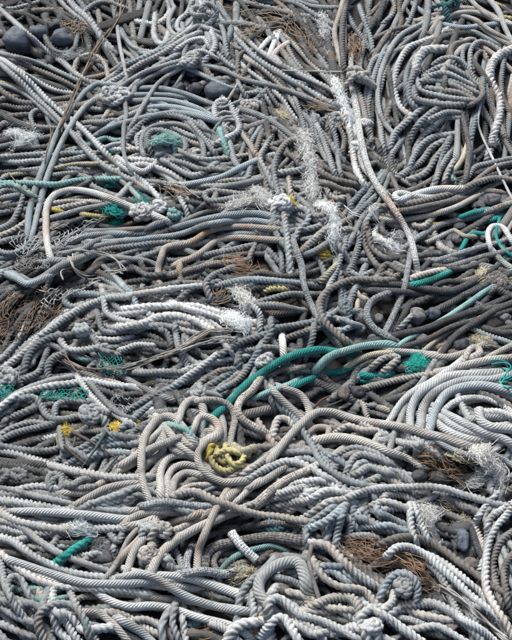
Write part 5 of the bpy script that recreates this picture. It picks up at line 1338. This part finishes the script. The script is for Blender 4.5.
for idx, it in enumerate(items):
    t, c = it['t'], it['c']
    L_ = int(it['layer'])
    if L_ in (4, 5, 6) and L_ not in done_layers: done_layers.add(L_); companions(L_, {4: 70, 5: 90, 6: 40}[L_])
    if t == 'rope':
        kind, D = it['kind'], it['D']
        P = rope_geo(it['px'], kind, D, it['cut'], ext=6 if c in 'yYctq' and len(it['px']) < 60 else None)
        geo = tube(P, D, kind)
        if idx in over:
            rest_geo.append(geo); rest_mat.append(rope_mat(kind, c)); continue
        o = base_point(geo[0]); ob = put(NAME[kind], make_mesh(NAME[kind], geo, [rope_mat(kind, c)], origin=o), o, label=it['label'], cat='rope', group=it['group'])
        fz = fuzz(P, D, *FUZZ[kind])
        if fz: put('loose_fibres', make_mesh('loose_fibres', fz, [rope_mat('X', c)], origin=o, smooth=False), parent=ob, kind='stuff')
    elif t == 'hank':
        geos = []
        for tr in it['turns']:
            kind, cc, D = 'L', c, it['D']
            if tr[0] == '!':
                f = tr[1:].split(None, 3); kind, cc, D, tr = f[0], f[1], float(f[2])/1000, f[3]
            P = rope_geo(catmull(parse(tr)), kind, D, ext=7); geos.append((tube(P, D, kind), fuzz(P, D, *FUZZ[kind]), kind, cc))
        o = base_point(np.vstack([g_[0][0] for g_ in geos])); root = put('rope_hank' if 'hank' in it['label'] else 'rope_knot', None, o, label=it['label'], cat='rope hank' if 'hank' in it['label'] else 'knot')
        for ge, fz, kind, cc in geos:
            tn = put('rope_turn', make_mesh('rope_turn', ge, [rope_mat(kind, cc)], origin=o), parent=root)
            put('loose_fibres', make_mesh('loose_fibres', fz, [rope_mat('X', cc)], origin=o, smooth=False), parent=tn, kind='stuff')
    elif t == 'knot':
        s = pxscale(it['px'][0, 1]); R = it['r']*s; D = it['D']
        P0 = unproject(it['px'], np.array([.07])); z = need(P0, R*.6)[0]-R*.45
        C = unproject(it['px'], np.array([z]))[0]
        kp = gauss(knot_path(R-D*.35, idx), 2)+C
        kind = 'B' if c == 'B' else 'F' if c in 'wmp' and idx % 2 else 'L'; cc = 'n' if c == 'B' else c
        geo = tube(kp, D, kind, transport=True)
        stamp(kp, D/2)
        o = base_point(geo[0]); ob = put('rope_knot', make_mesh('rope_knot', geo, [rope_mat(kind, cc)], origin=o), o, label=it['label'], cat='knot')
        fz = fuzz(kp, D, 2600, .006, True)
        put('loose_fibres', make_mesh('loose_fibres', fz, [rope_mat('X', cc)], origin=o, smooth=False), parent=ob, kind='stuff')
    elif t == 'tuft':
        P = drape(it['px'], it['w']*1.1, sink=.35, tuck=True)
        geo = fibre_bundle(P, it['w']*(1.2 if c in 'rR' else .8), int(it['n']*(.3 if c in 'rR' else 4.2)), .0007 if c in 'rR' else .00042, c in 'rR')
        if c in 'wpc' and it['n'] > 130:
            core = tube(P, it['w']*.8, 'F', taper=([0, .15, .85, 1], [.4, 1, .9, .35])); geo = join([geo, core])
        o = base_point(geo[0]); put('frayed_fibres', make_mesh('frayed_fibres', geo, [rope_mat('X', c)], origin=o), o, label=it['label'], cat='frayed fibre')
        stamp(P, it['w']*.35)
    elif t == 'twine':
        gs = []
        for k in range(it['n']):
            n = len(it['px']); a_ = it['amp']/4
            off = np.stack([wander(n, 5, a_*.6)+random.gauss(0, a_*.7), wander(n, 5, a_*.6)+random.gauss(0, a_*.7)], 1)
            P = drape(it['px']+off, it['D'], sink=.0, stiff=4, tuck=False, lift=.0004); stamp(P, it['D']/2)
            gs.append(tube(P, it['D'], 'T', lod=2))
        geo = join(gs); o = base_point(geo[0])
        put('twine', make_mesh('twine', geo, [rope_mat('T', c)], origin=o), o, label=it['label'], cat='twine')
    elif t == 'net':
        nu, nv = it['nu'], it['nv']; q = it['px']; gs = []
        jx = rng.normal(0, .55, (nv+2, nu+2)); jy = rng.normal(0, .55, (nv+2, nu+2))
        cry = wander(nu+2, 2.0, .07)
        for j in range(nv):
            pts = []
            for i in range(nu+1):
                jj = j+((i+j) % 2); a_ = i/nu+.05*math.sin(jj*.9+i*.25); b_ = jj/nv+cry[i]+.05*math.sin(i*.55+jj)
                p = (q[0]*(1-a_)+q[1]*a_)*(1-b_)+(q[3]*(1-a_)+q[2]*a_)*b_
                pts.append(p+np.array((jx[jj, i], jy[jj, i])))
            P = drape(catmull(np.array(pts), .8), it['D'], sink=0, stiff=3, tuck=False, lift=.0006, soft=.5)
            gs.append(tube(P, it['D'], 'T', lod=2)); stamp(P, it['D']/2)
        geo = join(gs); o = base_point(geo[0])
        put('fishing_net', make_mesh('fishing_net', geo, [rope_mat('T', c)], origin=o), o, label=it['label'], cat='net')
    elif t == 'stick':
        P = drape(it['px'], it['D'], sink=0, stiff=25, tuck=False)
        geo = tube(P, it['D'], 'S', taper=([0, .5, 1], [1.1, .9, .5])); o = base_point(geo[0])
        if 'wood_'+c not in seen: seen['wood_'+c] = plain_mat('wood_'+c, dict(n=(.05, .035, .028), G=(.03, .05, .042), R=(.10, .04, .025))[c], .7, 120, .001)
        put('twig', make_mesh('twig', geo, [seen['wood_'+c]], origin=o), o, label=it['label'], cat='twig')
    elif t == 'strap':
        P = drape(it['px'], it['D']*.5, sink=.2, stiff=12, tuck=True); Q, s = resample(P, .006); T, A, B = frames(Q); n = len(Q)
        prof = np.array([(-.5, -.06), (-.5, .05), (-.25, .10), (0, .08), (.25, .11), (.5, .05), (.5, -.06), (0, -.08)])*it['D']; m = len(prof)
        jit = 1+.06*rng.normal(size=(n, m, 1))
        V = (Q[:, None]+jit*(prof[None, :, :1]*A[:, None]+prof[None, :, 1:]*-B[:, None])).reshape(-1, 3)
        i = np.arange(n-1)[:, None]*m; j = np.arange(m)[None]; j2 = (j+1) % m
        qd = np.stack([i+j, i+j2, i+m+j2, i+m+j], -1).reshape(-1, 4)
        geo = (V, qd, np.zeros((0, 3), int), np.zeros((len(qd)*4, 2))); o = base_point(V)
        if 'rub' not in seen: seen['rub'] = plain_mat('weathered_black_rubber', (.010, .0095, .009), .8, 90, .002)
        put('strap', make_mesh('strap', geo, [seen['rub']], origin=o), o, label=it['label'], cat='strap'); stamp(P, it['D']*.2)
# bare ground still showing between the ropes is crossed by a few more buried ones
Tm = terrain(gx[None, :], gy[:, None])
gxx, gyy = np.meshgrid(np.arange(0, 516, 4.), np.arange(-36, 644, 4.)); cand = np.stack([gxx.ravel(), gyy.ravel()], 1)
Pc = unproject(cand, np.full(len(cand), .01)); ci, cj = cells(Pc)
keep_ = Hm
for _ in range(320):
    bare = np.where(keep_[cj, ci]-Tm[cj, ci] < .004)[0]
    bare = [k_ for k_ in bare[rng.permutation(len(bare))][:40] if not in_hole(*cand[k_], 1.0)]
    if not bare: break
    x0, y0 = cand[bare[0]]; a = flow(x0, y0)+random.gauss(0, .4); L = random.uniform(30, 60); cv = random.gauss(0, .3)
    tt = np.linspace(-1, 1, 9); p = np.stack([x0+tt*L*math.cos(a)-cv*L*tt**2*math.sin(a)*.5, y0+tt*L*math.sin(a)+cv*L*tt**2*math.cos(a)*.5], 1)
    kind = random.choice('LLSF'); D = random.uniform(.015, .019); c = random.choice('eddddn')  # dark tones again, standing in for shade deep in the heap
    Hm = Tm; P = drape(catmull(p), D, sink=random.uniform(-.2, .3)); Hm = keep_
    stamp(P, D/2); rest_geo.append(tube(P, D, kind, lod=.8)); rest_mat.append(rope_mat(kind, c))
# the ropes underneath, too many and too hidden to tell apart
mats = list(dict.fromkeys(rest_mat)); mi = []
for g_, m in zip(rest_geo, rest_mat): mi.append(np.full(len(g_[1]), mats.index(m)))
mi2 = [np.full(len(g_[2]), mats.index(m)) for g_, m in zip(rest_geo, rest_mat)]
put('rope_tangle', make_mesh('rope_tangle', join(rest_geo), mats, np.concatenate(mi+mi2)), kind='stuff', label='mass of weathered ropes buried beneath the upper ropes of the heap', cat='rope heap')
